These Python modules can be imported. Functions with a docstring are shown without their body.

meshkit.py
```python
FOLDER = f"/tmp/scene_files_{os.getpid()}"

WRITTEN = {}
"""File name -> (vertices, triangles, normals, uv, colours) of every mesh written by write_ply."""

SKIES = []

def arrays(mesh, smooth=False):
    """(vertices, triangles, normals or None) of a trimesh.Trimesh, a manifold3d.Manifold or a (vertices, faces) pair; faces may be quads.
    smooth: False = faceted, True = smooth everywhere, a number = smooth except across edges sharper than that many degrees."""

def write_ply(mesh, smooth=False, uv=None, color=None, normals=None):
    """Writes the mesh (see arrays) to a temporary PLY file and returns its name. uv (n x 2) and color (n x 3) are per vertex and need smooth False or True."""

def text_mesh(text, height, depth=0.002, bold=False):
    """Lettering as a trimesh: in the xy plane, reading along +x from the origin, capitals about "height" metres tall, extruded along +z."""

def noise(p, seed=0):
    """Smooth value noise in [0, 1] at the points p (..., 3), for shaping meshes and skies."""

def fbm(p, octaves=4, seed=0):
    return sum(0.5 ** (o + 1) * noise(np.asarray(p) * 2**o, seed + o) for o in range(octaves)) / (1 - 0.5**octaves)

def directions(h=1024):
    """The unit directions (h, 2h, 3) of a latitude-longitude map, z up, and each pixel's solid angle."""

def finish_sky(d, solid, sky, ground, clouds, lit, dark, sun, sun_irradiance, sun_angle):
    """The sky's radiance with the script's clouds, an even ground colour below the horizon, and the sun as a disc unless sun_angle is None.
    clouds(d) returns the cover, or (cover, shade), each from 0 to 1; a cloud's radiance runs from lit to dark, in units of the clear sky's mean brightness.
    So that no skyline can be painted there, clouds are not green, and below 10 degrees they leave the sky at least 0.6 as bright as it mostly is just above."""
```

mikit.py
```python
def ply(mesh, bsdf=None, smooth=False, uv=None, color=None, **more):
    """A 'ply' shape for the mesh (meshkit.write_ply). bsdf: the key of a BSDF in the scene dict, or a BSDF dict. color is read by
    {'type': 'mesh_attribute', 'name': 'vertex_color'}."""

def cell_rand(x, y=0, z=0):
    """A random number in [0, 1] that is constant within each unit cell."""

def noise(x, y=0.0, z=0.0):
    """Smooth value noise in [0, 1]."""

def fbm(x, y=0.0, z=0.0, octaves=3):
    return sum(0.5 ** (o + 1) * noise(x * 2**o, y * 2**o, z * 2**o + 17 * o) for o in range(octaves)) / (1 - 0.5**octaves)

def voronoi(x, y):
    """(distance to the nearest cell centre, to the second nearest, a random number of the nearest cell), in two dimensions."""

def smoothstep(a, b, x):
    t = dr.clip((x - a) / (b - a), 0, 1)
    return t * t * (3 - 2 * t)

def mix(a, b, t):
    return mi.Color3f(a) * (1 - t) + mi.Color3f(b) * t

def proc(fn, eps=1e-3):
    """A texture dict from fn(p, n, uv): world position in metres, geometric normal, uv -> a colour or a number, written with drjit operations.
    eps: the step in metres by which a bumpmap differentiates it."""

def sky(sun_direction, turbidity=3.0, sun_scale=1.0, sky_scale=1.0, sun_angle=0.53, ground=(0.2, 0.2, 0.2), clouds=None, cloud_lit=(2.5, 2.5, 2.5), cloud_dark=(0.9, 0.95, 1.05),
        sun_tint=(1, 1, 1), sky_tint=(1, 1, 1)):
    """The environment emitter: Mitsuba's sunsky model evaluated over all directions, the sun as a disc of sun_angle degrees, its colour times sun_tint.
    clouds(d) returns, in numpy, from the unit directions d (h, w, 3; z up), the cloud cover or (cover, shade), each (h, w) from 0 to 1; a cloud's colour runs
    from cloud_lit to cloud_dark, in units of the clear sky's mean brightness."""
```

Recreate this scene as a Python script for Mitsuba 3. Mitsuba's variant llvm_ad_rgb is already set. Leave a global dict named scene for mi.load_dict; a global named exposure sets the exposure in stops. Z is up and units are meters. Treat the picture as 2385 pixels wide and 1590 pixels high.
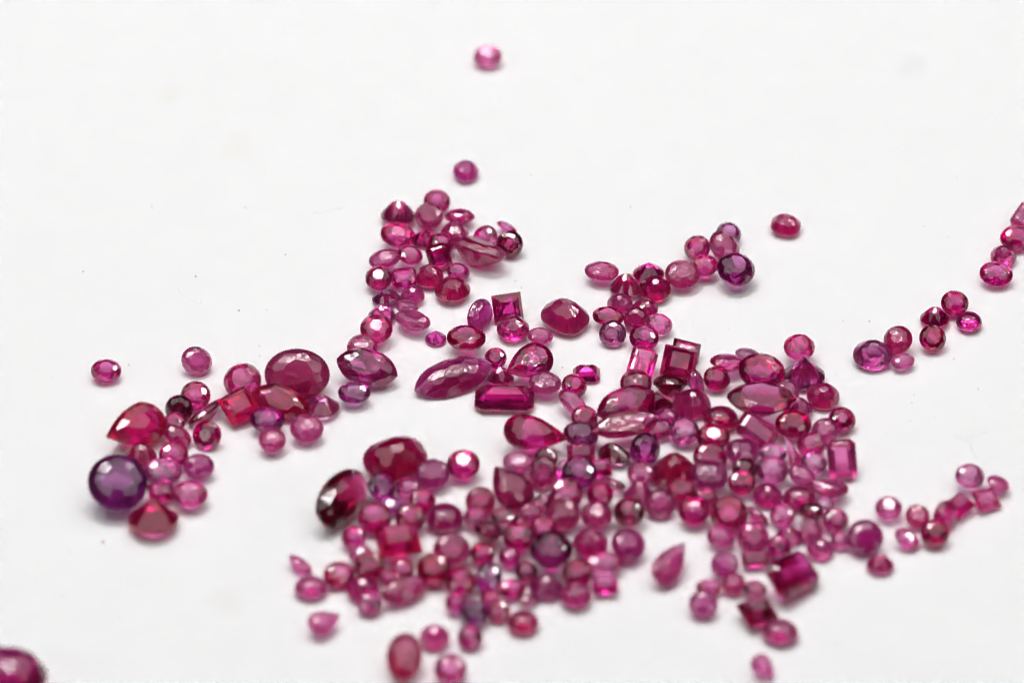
import math
import numpy as np
import mitsuba as mi
import drjit as dr
import mikit
import trimesh
from scipy.spatial import ConvexHull, HalfspaceIntersection

T = mi.ScalarTransform4f
# ---------------------------------------------------------------- camera, lamps, exposure
# 1 unit = 1 m; the stones are some 2 cm wide, the camera stands 4.1 m away with a long lens
EL, DIST, HFOV = math.radians(40.0), 4.12, 9.93
EYE = [0.0, -DIST * math.cos(EL), DIST * math.sin(EL)]
exposure = 0.22
scene, labels = {}, {}
scene['camera'] = {'type': 'thinlens', 'fov': HFOV, 'fov_axis': 'x', 'to_world': T().look_at(origin=EYE, target=[0, 0, 0], up=[0, 0, 1]),
                   'aperture_radius': 0.037, 'focus_distance': 4.12, 'near_clip': 0.05, 'far_clip': 100.0}


def lamp(key, cx, cy, cz, w, d, watt, label, aim=(0, 0, 0)):
    """A rectangular lamp with its light side towards aim."""
    scene[key] = {'type': 'rectangle', 'to_world': T().look_at(origin=[cx, cy, cz], target=list(aim), up=[0, 1, 0.01]) @ T().scale([w / 2, d / 2, 1]),
                  'emitter': {'type': 'area', 'radiance': {'type': 'rgb', 'value': list(watt)}}, 'bsdf': {'type': 'diffuse', 'reflectance': {'type': 'rgb', 'value': [0.8, 0.8, 0.8]}}}
    labels[key] = {'label': label, 'category': 'lamp'}


lamp('ceiling_lamp', -0.5, 1.3, 4.6, 2.3, 0.9, (13.5, 13.4, 13.3), 'long bright white lamp hanging above the white paper')
lamp('softbox', 0.0, 1.6, 5.2, 9.0, 8.0, (0.72, 0.723, 0.733), 'wide dim white diffuser panel high above the paper', (0, 1.6, 0))
lamp('side_softbox', -3.6, -2.8, 2.9, 1.5, 1.2, (2.0, 2.0, 2.04), 'square softbox standing front left of the paper')
lamp('side_softbox_001', 3.4, -3.0, 3.0, 1.3, 1.2, (1.8, 1.8, 1.84), 'square softbox standing front right of the paper')
for i, (x, y, z) in enumerate(((-2.6, 2.6, 4.4), (2.3, 2.9, 4.6), (1.5, -0.4, 5.0), (-1.9, -0.6, 4.9), (3.6, 0.9, 4.2))):
    where = ('far left', 'far right', 'near right', 'near left', 'right hand side')[i]
    lamp('ceiling_spotlight' + (f'_{i:03d}' if i else ''), x, y, z, 0.34, 0.34, (34, 33.8, 33.2), f'small square bright spotlight over the {where} of the paper')


# ---------------------------------------------------------------- the cuts
def outline(kind, a, b):
    """Points round a stone's girdle, long axis along x, half length a, half width b."""
    t = np.linspace(0, 2 * np.pi, 96, endpoint=False)
    c, s = np.cos(t), np.sin(t)
    if kind in 'RO':
        return np.stack([a * c, b * s], 1)
    if kind == 'K':
        return np.stack([a * np.sign(c) * abs(c) ** 0.78, b * np.sign(s) * abs(s) ** 0.78], 1)
    if kind == 'M':
        x = a * np.cos(t)
        return np.stack([x, np.sign(s) * b * (1 - (abs(x) / a) ** 2.6) ** 0.80], 1)
    if kind == 'P':
        a1 = min(b * 0.95, a)
        x = np.where(c > 0, c * (2 * a - a1), c * a1)
        y = np.where(c > 0, b * (1 - abs(c) ** 1.9), b * abs(s))
        return np.stack([x - (2 * a - 2 * a1) / 2, np.sign(s) * y], 1)
    k = {'E': 0.36, 'S': 0.0, 'T': 0.0}[kind] * b
    if kind == 'S':
        k = 0.03 * b
    if kind == 'T':
        return np.array([[a, 0], [-a, b], [-a * 1.05, 0], [-a, -b]])
    return np.array([[a, b - k], [a - k, b], [-a + k, b], [-a, b - k], [-a, -b + k], [-a + k, -b], [a - k, -b], [a, -b + k]])


def stone(kind, size, ratio, seed, crown=0.16, table=0.58, depth=0.46, bulge=0.0):
    """A faceted stone as the space inside its facet planes: table up along z, girdle at z = 0."""
    rng = np.random.default_rng(seed)
    a, b = size / 2, size / 2 * ratio
    pts = outline(kind, a, b)
    w = 2 * b
    C, P, g = crown * w, depth * w, 0.035 * w
    planes = []

    def add(n2, h, s1, z1, s2, z2, j=1.0, inset=None):
        r1, r2 = (h * s1, h * s2) if inset is None else (h - (1 - s1) * inset, h - (1 - s2) * inset)
        dr_, dz = r2 - r1, z2 - z1
        n = np.array([abs(dz), -dr_ * np.sign(dz)])
        n = n / np.linalg.norm(n)
        n3 = np.array([n2[0] * n[0], n2[1] * n[0], n[1]]) + rng.normal(0, 0.02 * j, 3)
        n3 /= np.linalg.norm(n3)
        p = np.array([n2[0] * r1, n2[1] * r1, z1])
        planes.append([*n3, -n3 @ p * (1 + rng.normal(0, 0.008 * j))])

    def support(n2):
        return float((pts @ n2).max())

    planes.append([*(lambda v: v / np.linalg.norm(v))(np.array([rng.normal(0, 0.015), rng.normal(0, 0.015), 1.0])), -C])
    if kind in 'EST':
        e = np.roll(pts, -1, 0) - pts
        nn = np.stack([e[:, 1], -e[:, 0]], 1)
        nn /= np.linalg.norm(nn, axis=1, keepdims=True)
        for n2 in nn:
            h = support(n2)
            planes.append([n2[0], n2[1], 0, -h])
            tt = 1 - (1 - table) * 0.9
            add(n2, h, 1, g, (1 + tt) / 2 + 0.02, g + (C - g) * 0.62, 0.6, b)
            add(n2, h, (1 + tt) / 2 + 0.02, g + (C - g) * 0.62, tt, C, 0.6, b)
            add(n2, h, 1, -g, 0.76, -P * 0.42, 0.6, b)
            add(n2, h, 0.78, -P * 0.40, 0.40, -P * 0.80, 0.6, b)
            add(n2, h, 0.44, -P * 0.76, 0.0, -P, 0.6, b)
    else:
        m = len(pts)
        tan = np.roll(pts, -1, 0) - np.roll(pts, 1, 0)
        nrm = np.stack([tan[:, 1], -tan[:, 0]], 1)
        nrm /= np.linalg.norm(nrm, axis=1, keepdims=True)
        for n2 in nrm[::2]:
            planes.append([n2[0], n2[1], 0, -support(n2)])
        off = 0.5 if kind in 'MP' else rng.random()
        at = lambda u: nrm[int(round((u % 1) * m)) % m]  # noqa: E731
        for k in range(8):
            n2, n3 = at((k + off) / 8), at((k + off + 0.5) / 8)
            h, h3 = support(n2), support(n3)
            mid = (1 + table) / 2 + 0.06
            zm = g + (C - g) * 0.66
            add(n2, h, mid, zm, table, C)
            add(n3, h3, 0.96, g + (C - g) * 0.16, mid - 0.06, zm + (C - g) * 0.08)
            if bulge < 0.5:
                add(n2, h, 1.0, -g, 0.0, -P)
            else:
                add(n2, h, 1.0, -g, 0.72, -P * 0.44)
                add(n3, h3, 0.76, -P * 0.38, 0.36, -P * 0.82)
                add(n2, h, 0.42, -P * 0.76, 0.0, -P)
        for k in range(16):
            n2 = at((k + 0.5 + 2 * off) / 16)
            h = support(n2)
            add(n2, h, 1.0, g, (1 + table) / 2 + 0.08, g + (C - g) * 0.60)
            if bulge < 0.5:
                add(n2, h, 1.0, -g, 0.22, -P * 0.82)
            else:
                add(n2, h, 1.0, -g, 0.78, -P * 0.38)
    # an old, worn culet
    planes.append([rng.normal(0, 0.03), rng.normal(0, 0.03), -1, -P * 0.97])
    hs = HalfspaceIntersection(np.array(planes), np.array([0, 0, -0.02 * w]))
    v = hs.intersections
    hull = ConvexHull(v)
    mesh = trimesh.Trimesh(v, hull.simplices, process=False)
    mesh.merge_vertices(digits_vertex=6)
    mesh.update_faces(mesh.area_faces > 1e-12)
    f, c = np.array(mesh.faces), mesh.vertices.mean(0)
    tri = mesh.vertices[f]
    inward = np.einsum('ij,ij->i', np.cross(tri[:, 1] - tri[:, 0], tri[:, 2] - tri[:, 0]), tri.mean(1) - c) < 0
    f[inward] = f[inward][:, ::-1]
    return trimesh.Trimesh(mesh.vertices, f, process=False), C


def pose(tilt, az, spin):
    """spin about the table's normal, then tip the table by tilt degrees towards the compass direction az (0 = right, 90 = away, -90 = to the viewer)."""
    t, z, s = np.radians([tilt, az, spin if tilt <= 95 else 2 * az + 180 - spin])
    rz = lambda q: np.array([[np.cos(q), -np.sin(q), 0], [np.sin(q), np.cos(q), 0], [0, 0, 1]])  # noqa: E731
    ry = np.array([[np.cos(t), 0, np.sin(t)], [0, 1, 0], [-np.sin(t), 0, np.cos(t)]])
    return rz(z) @ ry @ rz(-z) @ rz(s)


def dome(size, ratio):
    """A smooth worn dome with a flattened, rounded underside."""
    m = trimesh.creation.icosphere(subdivisions=3)
    v = np.array(m.vertices)
    v[:, 2] = np.where(v[:, 2] > 0, v[:, 2] * 0.80, v[:, 2] * 0.42)
    r = np.hypot(v[:, 0], v[:, 1])
    v[:, 2] -= 0.06 * np.clip(1 - r, 0, 1) * (v[:, 2] > 0)
    return trimesh.Trimesh(v * [size / 2, size / 2 * ratio, size / 2 * (0.45 + 0.55 * ratio)], m.faces, process=False)


def build(row):
    """The posed mesh of one stone about its own centre, and its crown height."""
    kind, size, ratio, tilt, az, spin, seed, prof = row
    if kind == 'C':
        mesh, C = dome(size, ratio), None
    else:
        mesh, C = stone(kind, size, ratio, seed, *prof)
        mesh.apply_translation([0, 0, -(mesh.bounds[0, 2] + mesh.bounds[1, 2]) / 2])
    top = mesh.bounds[1, 2]
    R = np.eye(4)
    R[:3, :3] = pose(tilt, az, spin)
    local = mesh.face_normals.copy()
    where = mesh.triangles_center[:, 2]
    mesh.apply_transform(R)
    return mesh, local, where > top - 0.02 * size


# ---------------------------------------------------------------- materials
# each stone: clear or slightly frosted glass-hard skin round a coloured inside (colour = what is left after 2 cm; cloud = scattered share of the light)
def inside(key, rgb, haze=0.0, cloud=0.0):
    """haze: scattering events per 2 cm."""
    a = -np.log(np.array(rgb)) / 0.02
    s = np.full(3, haze / 0.02)
    scene['inside_' + key] = {'type': 'homogeneous', 'albedo': {'type': 'rgb', 'value': [float(x) for x in s / (a + s)]}, 'scale': float((a + s).max()),
                              'sigma_t': {'type': 'rgb', 'value': [float(x) for x in (a + s) / (a + s).max()]},
                              'phase': {'type': 'hg', 'g': 0.4}}


CLEAR = ('rd', 'rc', 'wc', 'rb', 'pv', 'vi', 'dp', 'mp', 'pk', 'mg', 'pu', 'li', 'gd')
TINTS = {'rd': (0.91, 0.009, 0.24, 0.3), 'rb': (0.985, 0.022, 0.28, 0.5), 'rc': (0.95, 0.026, 0.36, 0.3), 'wc': (0.92, 0.034, 0.31, 0.3), 'pk': (0.98, 0.13, 0.50, 0.4),
         'mg': (0.96, 0.025, 0.39, 0.3), 'mp': (0.84, 0.042, 0.38, 0.3), 'pu': (0.66, 0.075, 0.42, 0.2), 'pv': (0.78, 0.13, 0.48, 0.25), 'li': (0.89, 0.24, 0.58, 0.25),
         'gd': (0.60, 0.035, 0.17, 0.15), 'vi': (0.64, 0.17, 0.56, 0.3), 'dp': (0.50, 0.04, 0.27, 0.15),
         'rm': (0.93, 0.005, 0.20, 1.8), 'wm': (0.96, 0.015, 0.31, 2.1), 'pm': (0.98, 0.08, 0.44, 2.1), 'mm': (0.985, 0.020, 0.42, 3.0), 'pl': (0.89, 0.07, 0.38, 1.6)}
for name, (red, green, blue, haze) in TINTS.items():
    inside(name, (red, green, blue), haze)
    if name in ('rc', 'wc', 'pk', 'mg', 'wm', 'pm', 'mm', 'pl', 'pu'):
        inside(name + '_deep', (red ** 1.8, green ** 1.35, blue ** 1.35), haze)


def worn(p, n, uv):
    return mikit.noise(p.x * 330, p.y * 330, p.z * 330) + 0.35 * mikit.noise(p.x * 900 + 7, p.y * 900, p.z * 900)


for name, alpha, height in (('clear', 0.006, 0.00007), ('worn', 0.018, 0.00015)):
    scene['skin_' + name] = {'type': 'bumpmap', 'scale': height, 'arbitrary': mikit.proc(worn, 0.0002),
                             'nested': {'type': 'roughdielectric', 'int_ior': 1.765, 'ext_ior': 1.0, 'alpha': alpha, 'distribution': 'ggx'}}


STAINS = [(-0.2, 0.22, 0.018, (0.985, 0.975, 0.95)), (-0.251, 0.28, 0.01, (0.98, 0.97, 0.94)), (0.295, 0.318, 0.014, (0.965, 0.95, 0.965)), (-0.19, -0.27, 0.016, (0.98, 0.96, 0.96))]


def paper_colour(p, n, uv):
    f = mikit.fbm(p.x * 4, p.y * 4, 0, 3)
    g = mikit.noise(p.x * 60, p.y * 60)
    c = mi.Color3f(0.86) * (0.98 + 0.025 * f + 0.012 * g)
    for x, y, r, tint in STAINS:
        d = dr.sqrt(dr.square(p.x - x) + dr.square(0.7 * (p.y - y))) / r + 0.9 * (mikit.fbm(p.x * 90, p.y * 90, 0, 2) - 0.5)
        c = mikit.mix(c, c * mi.Color3f(tint), mikit.smoothstep(1.0, 0.2, d))
    return c


scene['paper_white'] = {'type': 'diffuse', 'reflectance': mikit.proc(paper_colour)}

# ---------------------------------------------------------------- the surface
scene['paper_sheet'] = {'type': 'rectangle', 'to_world': T().scale([3, 3, 1]), 'bsdf': {'type': 'ref', 'id': 'paper_white'}}
labels['paper_sheet'] = {'label': 'plain white paper sheet with faint specks under all the stones', 'kind': 'structure'}

# ---------------------------------------------------------------- the stones
# kind, length (m), width / length, tilt, compass of the tilt, spin, seed, (crown, table, depth, bulge), colour, centre, label
GEMS = [
    ('O', 0.02069, 0.86, 18.7, -100.0, 2.1, 9655, (0.285, 0.473, 0.469, 1.0), 'pk', (-0.01785, 0.31875, 0.0066), 'pink round stone lying alone farthest back with one white glint'),
    ('R', 0.01954, 0.94, 10.7, -57.9, 258.2, 12769, (0.36, 0.25, 0.3, 1.0), 'mm', (-0.03326, 0.18447, 0.00626), 'cloudy magenta round stone alone between the farthest stone and the back cluster'),
    ('R', 0.01909, 1, 23.8, -80.3, 255.6, 13255, (0.244, 0.393, 0.535, 0.0), 'mg', (-0.05399, 0.14575, 0.007), 'magenta round stone at the very top of the back cluster'),
    ('R', 0.02453, 1, 169.1, -98.2, 314.6, 12950, (0.117, 0.741, 0.526, 1.0), 'pk', (-0.08149, 0.13443, 0.00968), 'pale mauve pointed stone with a rainbow glint, top left of the back cluster'),
    ('R', 0.02032, 1, 31.0, -92.9, 236.5, 13571, (0.242, 0.516, 0.476, 1.0), 'pm', (-0.05937, 0.12955, 0.00699), 'pale mauve pink round stone right of the pale pointed one with a rainbow glint'),
    ('O', 0.02127, 0.72, 12.6, 85.5, 0.2, 14152, (0.297, 0.49, 0.493, 1.0), 'wm', (-0.03728, 0.12934, 0.00623), 'flat rosy oval seen edge on, upper right of the back cluster'),
    ('O', 0.02507, 0.8, 20.3, -83.3, -12.7, 13600, (0.265, 0.373, 0.538, 1.0), 'pk', (-0.08126, 0.10643, 0.00797), 'clear pink oval with bright crown, left edge of back cluster below rainbow glint stone'),
    ('R', 0.01927, 1, 180.0, -90.0, 10.0, 14133, (0.081, 0.728, 0.454, 0.0), 'wc', (-0.06158, 0.11059, 0.0054), 'dark raspberry pointed stone with a sharp white facet, centre of the back cluster'),
    ('R', 0.01994, 1, 4.8, -104.2, 329.9, 14394, (0.392, 0.24, 0.311, 1.0), 'wm', (-0.04085, 0.11248, 0.00729), 'raspberry domed stone with a square white highlight, just behind the large tilted oval'),
    ('O', 0.04324, 0.56, 26.1, 61.3, -32.0, 15417, (0.223, 0.472, 0.609, 1.0), 'wm', (-0.02427, 0.0855, 0.00942), 'large raspberry oval lying tilted away on the right of the back cluster'),
    ('R', 0.01797, 1, 23.2, -65.4, 127.5, 14568, (0.265, 0.378, 0.495, 0.0), 'wc', (-0.05073, 0.09858, 0.00644), 'wine round stone partly hidden behind the small magenta rectangle in the back cluster'),
    ('E', 0.0192, 0.85, 49.4, -81.9, -70.6, 14922, (0.278, 0.439, 0.427, 0.0), 'mg', (-0.05184, 0.08323, 0.00786), 'magenta rectangular stone with a sloping top edge, middle of the back cluster'),
    ('O', 0.0227, 0.72, 17.0, -121.7, 6.3, 14111, (0.215, 0.424, 0.612, 1.0), 'mm', (-0.0897, 0.07998, 0.00685), 'bright pink cloudy oval on the left edge of the back cluster'),
    ('O', 0.01824, 0.85, 19.3, -63.3, -16.5, 14407, (0.22, 0.49, 0.512, 0.0), 'wc', (-0.07265, 0.08684, 0.00561), 'small rosy oval with a gold glint, right of the bright pink cloudy oval'),
    ('R', 0.01798, 1, 33.3, -121.8, 160.7, 15174, (0.222, 0.387, 0.544, 0.0), 'mg', (-0.01819, 0.10642, 0.00609), 'magenta red round stone behind the almost black purple one'),
    ('O', 0.01641, 0.6, 32.3, 33.7, -21.1, 15157, (0.297, 0.478, 0.511, 0.0), 'mg', (-0.00394, 0.12034, 0.00372), 'thin bright magenta oval edge on, above the almost black purple stone'),
    ('R', 0.01957, 1, 43.9, -108.5, 15.9, 15638, (0.298, 0.479, 0.487, 1.0), 'gd', (-0.00144, 0.09839, 0.00723), 'almost black purple round stone with a white spot, right end of the back cluster'),
    ('R', 0.02039, 1, 6.6, -104.8, 286.2, 15352, (0.446, 0.225, 0.264, 1.0), 'rm', (-0.0586, 0.06399, 0.00747), 'deep red domed stone with faceted top, front of the back cluster'),
    ('O', 0.01658, 0.85, 24.3, -66.5, -11.2, 15698, (0.273, 0.458, 0.503, 0.0), 'mg', (-0.03833, 0.06951, 0.00512), 'small purple pink oval peeping out behind the dark red dome'),
    ('R', 0.02542, 0.95, -1.7, -89.9, 205.8, 16127, (0.46, 0.16, 0.22, 1.0), 'rm', (-0.04192, 0.04902, 0.00844), 'large matte dark red dome at the front right of the back cluster'),
    ('R', 0.01911, 1, 20.9, -97.9, 20.4, 14605, (0.247, 0.405, 0.498, 0.0), 'wc', (-0.09382, 0.05969, 0.0069), 'wine red round stone with white table glint, far left of the back cluster'),
    ('E', 0.01784, 0.85, 28.4, -101.2, 3.3, 15005, (0.222, 0.514, 0.53, 1.0), 'mg', (-0.07597, 0.06143, 0.00588), 'bright magenta barrel shaped step cut stone with white stripes'),
    ('O', 0.02062, 0.85, 174.9, -78.1, -4.1, 15296, (0.096, 0.621, 0.522, 1.0), 'pu', (-0.08837, 0.04384, 0.006), 'clear purple oval above the small pink cone, left foot of the back cluster'),
    ('R', 0.01682, 1, 14.6, -86.5, 95.1, 15684, (0.446, 0.23, 0.28, 1.0), 'wm', (-0.06997, 0.04337, 0.00629), 'red wine cone with matte top, left of the large matte dark red dome'),
    ('R', 0.01929, 1, 180.0, -94.5, 157.0, 15746, (0.12, 0.731, 0.542, 1.0), 'pk', (-0.09116, 0.02469, 0.0066), 'pale rosy cone with a bright ridge, left of the pink cloudy oval'),
    ('O', 0.0171, 0.8, 15.0, 54.7, 1.1, 15937, (0.272, 0.477, 0.546, 1.0), 'pl', (-0.07432, 0.02901, 0.00568), 'dull mauve oval mostly hidden behind the pink cloudy oval'),
    ('O', 0.02653, 0.66, 2.7, 67.7, -27.7, 16425, (0.274, 0.493, 0.495, 1.0), 'pm', (-0.06959, 0.01258, 0.007), 'cloudy pink oval with a flat top tipped to the right, below the back cluster'),
    ('R', 0.02269, 1, 20.3, -89.9, 212.3, 16141, (0.238, 0.374, 0.522, 1.0), 'pk', (-0.09466, 0.00123, 0.00857), 'rosy round stone with a white star shaped glint, above the large plum marquise'),
    ('R', 0.02136, 1, 22.0, -92.5, 41.7, 16381, (0.231, 0.421, 0.451, 1.0), 'pm', (-0.10406, -0.01729, 0.00718), 'mauve pink round stone half hidden behind the large plum marquise'),
    ('M', 0.04379, 0.6, 34.0, -86.5, -14.6, 17113, (0.264, 0.499, 0.581, 0.0), 'pv', (-0.10043, -0.04092, 0.00937), 'large plum coloured marquise with one red spark at its right point'),
    ('O', 0.02241, 0.82, 12.0, -80.8, 3.0, 17657, (0.216, 0.393, 0.51, 0.0), 'pu', (-0.1089, -0.06516, 0.00667), 'dark purple oval right below the large plum marquise'),
    ('R', 0.01479, 1, 180.0, -90.0, 0.0, 17349, (0.116, 0.747, 0.511, 0.0), 'mg', (-0.05326, 0.00031, 0.00487), 'tiny magenta diamond shaped stone left of the deep red oval'),
    ('O', 0.02706, 0.84, 7.1, -79.8, -4.1, 17833, (0.229, 0.456, 0.487, 0.0), 'rd', (-0.03192, -0.00902, 0.00825), 'deep red faceted oval with a white square glint, alone in front of the back cluster'),
    ('O', 0.02592, 0.78, 59.0, -37.5, 71.9, 17388, (0.241, 0.499, 0.484, 1.0), 'mm', (-0.02401, 0.01776, 0.00845), 'pink cloudy oval standing on edge left of the tilted square stone'),
    ('S', 0.02089, 0.95, 55.4, -76.0, 13.5, 17574, (0.289, 0.389, 0.54, 0.0), 'mg', (-0.00364, 0.02774, 0.00782), 'tilted clear square magenta stone with a triangular facet'),
    ('R', 0.0227, 1, 8.5, -99.2, 65.2, 18310, (0.42, 0.2, 0.26, 0.0), 'pk', (0.00072, 0.006, 0.00791), 'purple pink round stone in front of the tilted square stone'),
    ('O', 0.01794, 0.78, 12.0, -70.0, -5.0, 18972, (0.257, 0.52, 0.47, 1.0), 'pm', (0.01953, -0.00176, 0.00524), 'small matte pink oval left of the large pink red cushion'),
    ('K', 0.0335, 0.86, 8.0, -67.9, -34.1, 18806, (0.46, 0.14, 0.22, 1.0), 'wm', (0.03738, 0.01782, 0.01007), 'large pink red cushion with a faceted dome, alone between the two back groups'),
    ('M', 0.05868, 0.48, 19.9, -73.7, 26.0, 18853, (0.34, 0.3, 0.2, 1.0), 'mm', (-0.0407, -0.04689, 0.00824), 'longest red marquise with glossy white facets, centre of the picture'),
    ('R', 0.01536, 1, 29.7, -95.5, 105.6, 18920, (0.275, 0.489, 0.555, 0.0), 'mg', (-0.01132, -0.02596, 0.00579), 'small purple pink round stone at the right tip of the longest red marquise'),
    ('P', 0.03508, 0.72, 28.3, -74.9, 207.7, 19489, (0.243, 0.4, 0.609, 0.0), 'mp', (0.0111, -0.0366, 0.00957), 'large clear mauve pear with a white facet, right of the longest red marquise'),
    ('R', 0.01874, 1, 168.0, -86.8, 215.5, 19434, (0.085, 0.738, 0.521, 1.0), 'wc', (-0.00806, -0.04347, 0.00725), 'dark wine round stone wedged between the red marquise and the mauve pear'),
    ('E', 0.04104, 0.62, 178.0, -90.0, -2.0, 20284, (0.12, 0.661, 0.448, 1.0), 'rc', (-0.00511, -0.06637, 0.00763), 'wine red step cut block with a gold lit top facet, below the longest marquise'),
    ('O', 0.02246, 0.86, 11.9, -94.4, -11.3, 20405, (0.277, 0.404, 0.53, 1.0), 'pm', (0.02285, -0.05628, 0.00788), 'mauve pink disc shaped oval right of the wine red step cut block'),
    ('E', 0.01874, 0.88, 180.0, -90.0, 0.0, 20872, (0.117, 0.65, 0.48, 1.0), 'rc', (0.05167, -0.0385, 0.00521), 'small red octagonal stone with a pointed top, alone right of the mauve disc'),
    ('R', 0.01776, 1, 25.8, -64.0, 304.8, 20963, (0.257, 0.464, 0.559, 0.0), 'mg', (0.04241, -0.05756, 0.00684), 'bright lilac magenta round stone above the leaning rosy oval'),
    ('O', 0.02546, 0.6, 21.8, -21.8, -40.9, 21598, (0.252, 0.49, 0.54, 1.0), 'pk', (0.04149, -0.07583, 0.00629), 'leaning rosy oval with an orange spark, below the bright lilac magenta stone'),
    ('R', 0.01826, 1, 26.1, -78.1, 9.2, 22236, (0.215, 0.468, 0.556, 0.0), 'wc', (0.04939, -0.09113, 0.0065), "mauve wine round stone behind the grey plum one at the pear's tip"),
    ('O', 0.02436, 0.84, 15.6, -73.5, -10.4, 22575, (0.251, 0.488, 0.448, 0.0), 'pu', (0.047, -0.10859, 0.00696), 'grey plum oval with glassy table at the tip of the dark pear'),
    ('S', 0.01916, 0.8, 8.0, -90.0, 0.0, 23147, (0.236, 0.415, 0.451, 0.0), 'rd', (0.04698, -0.12675, 0.00553), "deep red rectangle in front of the grey plum oval at the pear's tip"),
    ('P', 0.04488, 0.6, 17.2, -72.7, -7.7, 21821, (0.25, 0.477, 0.57, 1.0), 'mp', (0.01609, -0.11392, 0.01085), 'large dark wine pear with a white hot spark, upper left of the main pile'),
    ('M', 0.0441, 0.52, 22.0, -80.0, 27.0, 22386, (0.223, 0.371, 0.532, 0.0), 'mp', (0.07779, -0.07802, 0.00815), 'large mauve wine marquise above the long flat one, main pile'),
    ('R', 0.02182, 1, 20.9, -94.5, 189.3, 21976, (0.224, 0.457, 0.48, 0.0), 'wc', (0.08562, -0.05597, 0.00737), 'wine round stone with a white triangle behind the mauve wine marquise'),
    ('E', 0.0263, 0.7, 20.8, -66.3, 77.3, 21470, (0.212, 0.494, 0.517, 0.0), 'pk', (0.08995, -0.03507, 0.00791), 'bright pink barrel shaped step cut stone standing at the top of the main pile'),
    ('M', 0.04887, 0.38, 24.7, -69.3, 18.3, 23023, (0.2, 0.6, 0.574, 1.0), 'wm', (0.07698, -0.10513, 0.01252), 'long flat mauve red marquise with a white blaze across the pile'),
    ('S', 0.01946, 0.8, 29.1, -71.1, -8.3, 21813, (0.265, 0.37, 0.467, 1.0), 'gd', (0.12062, -0.01928, 0.00646), 'dark wine rectangle with white lit sloping edge, topmost of the main pile'),
    ('S', 0.02378, 0.95, 32.0, -80.0, -10.0, 22136, (0.297, 0.448, 0.454, 0.0), 'rc', (0.11563, -0.03482, 0.0091), 'large tilted red wine square stone with a bright pink lower edge'),
    ('R', 0.02369, 1, 29.0, 89.1, 131.5, 22553, (0.214, 0.484, 0.455, 1.0), 'gd', (0.1095, -0.05725, 0.00765), 'dark garnet disc with a grey frosted rim, below the large red wine square'),
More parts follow.
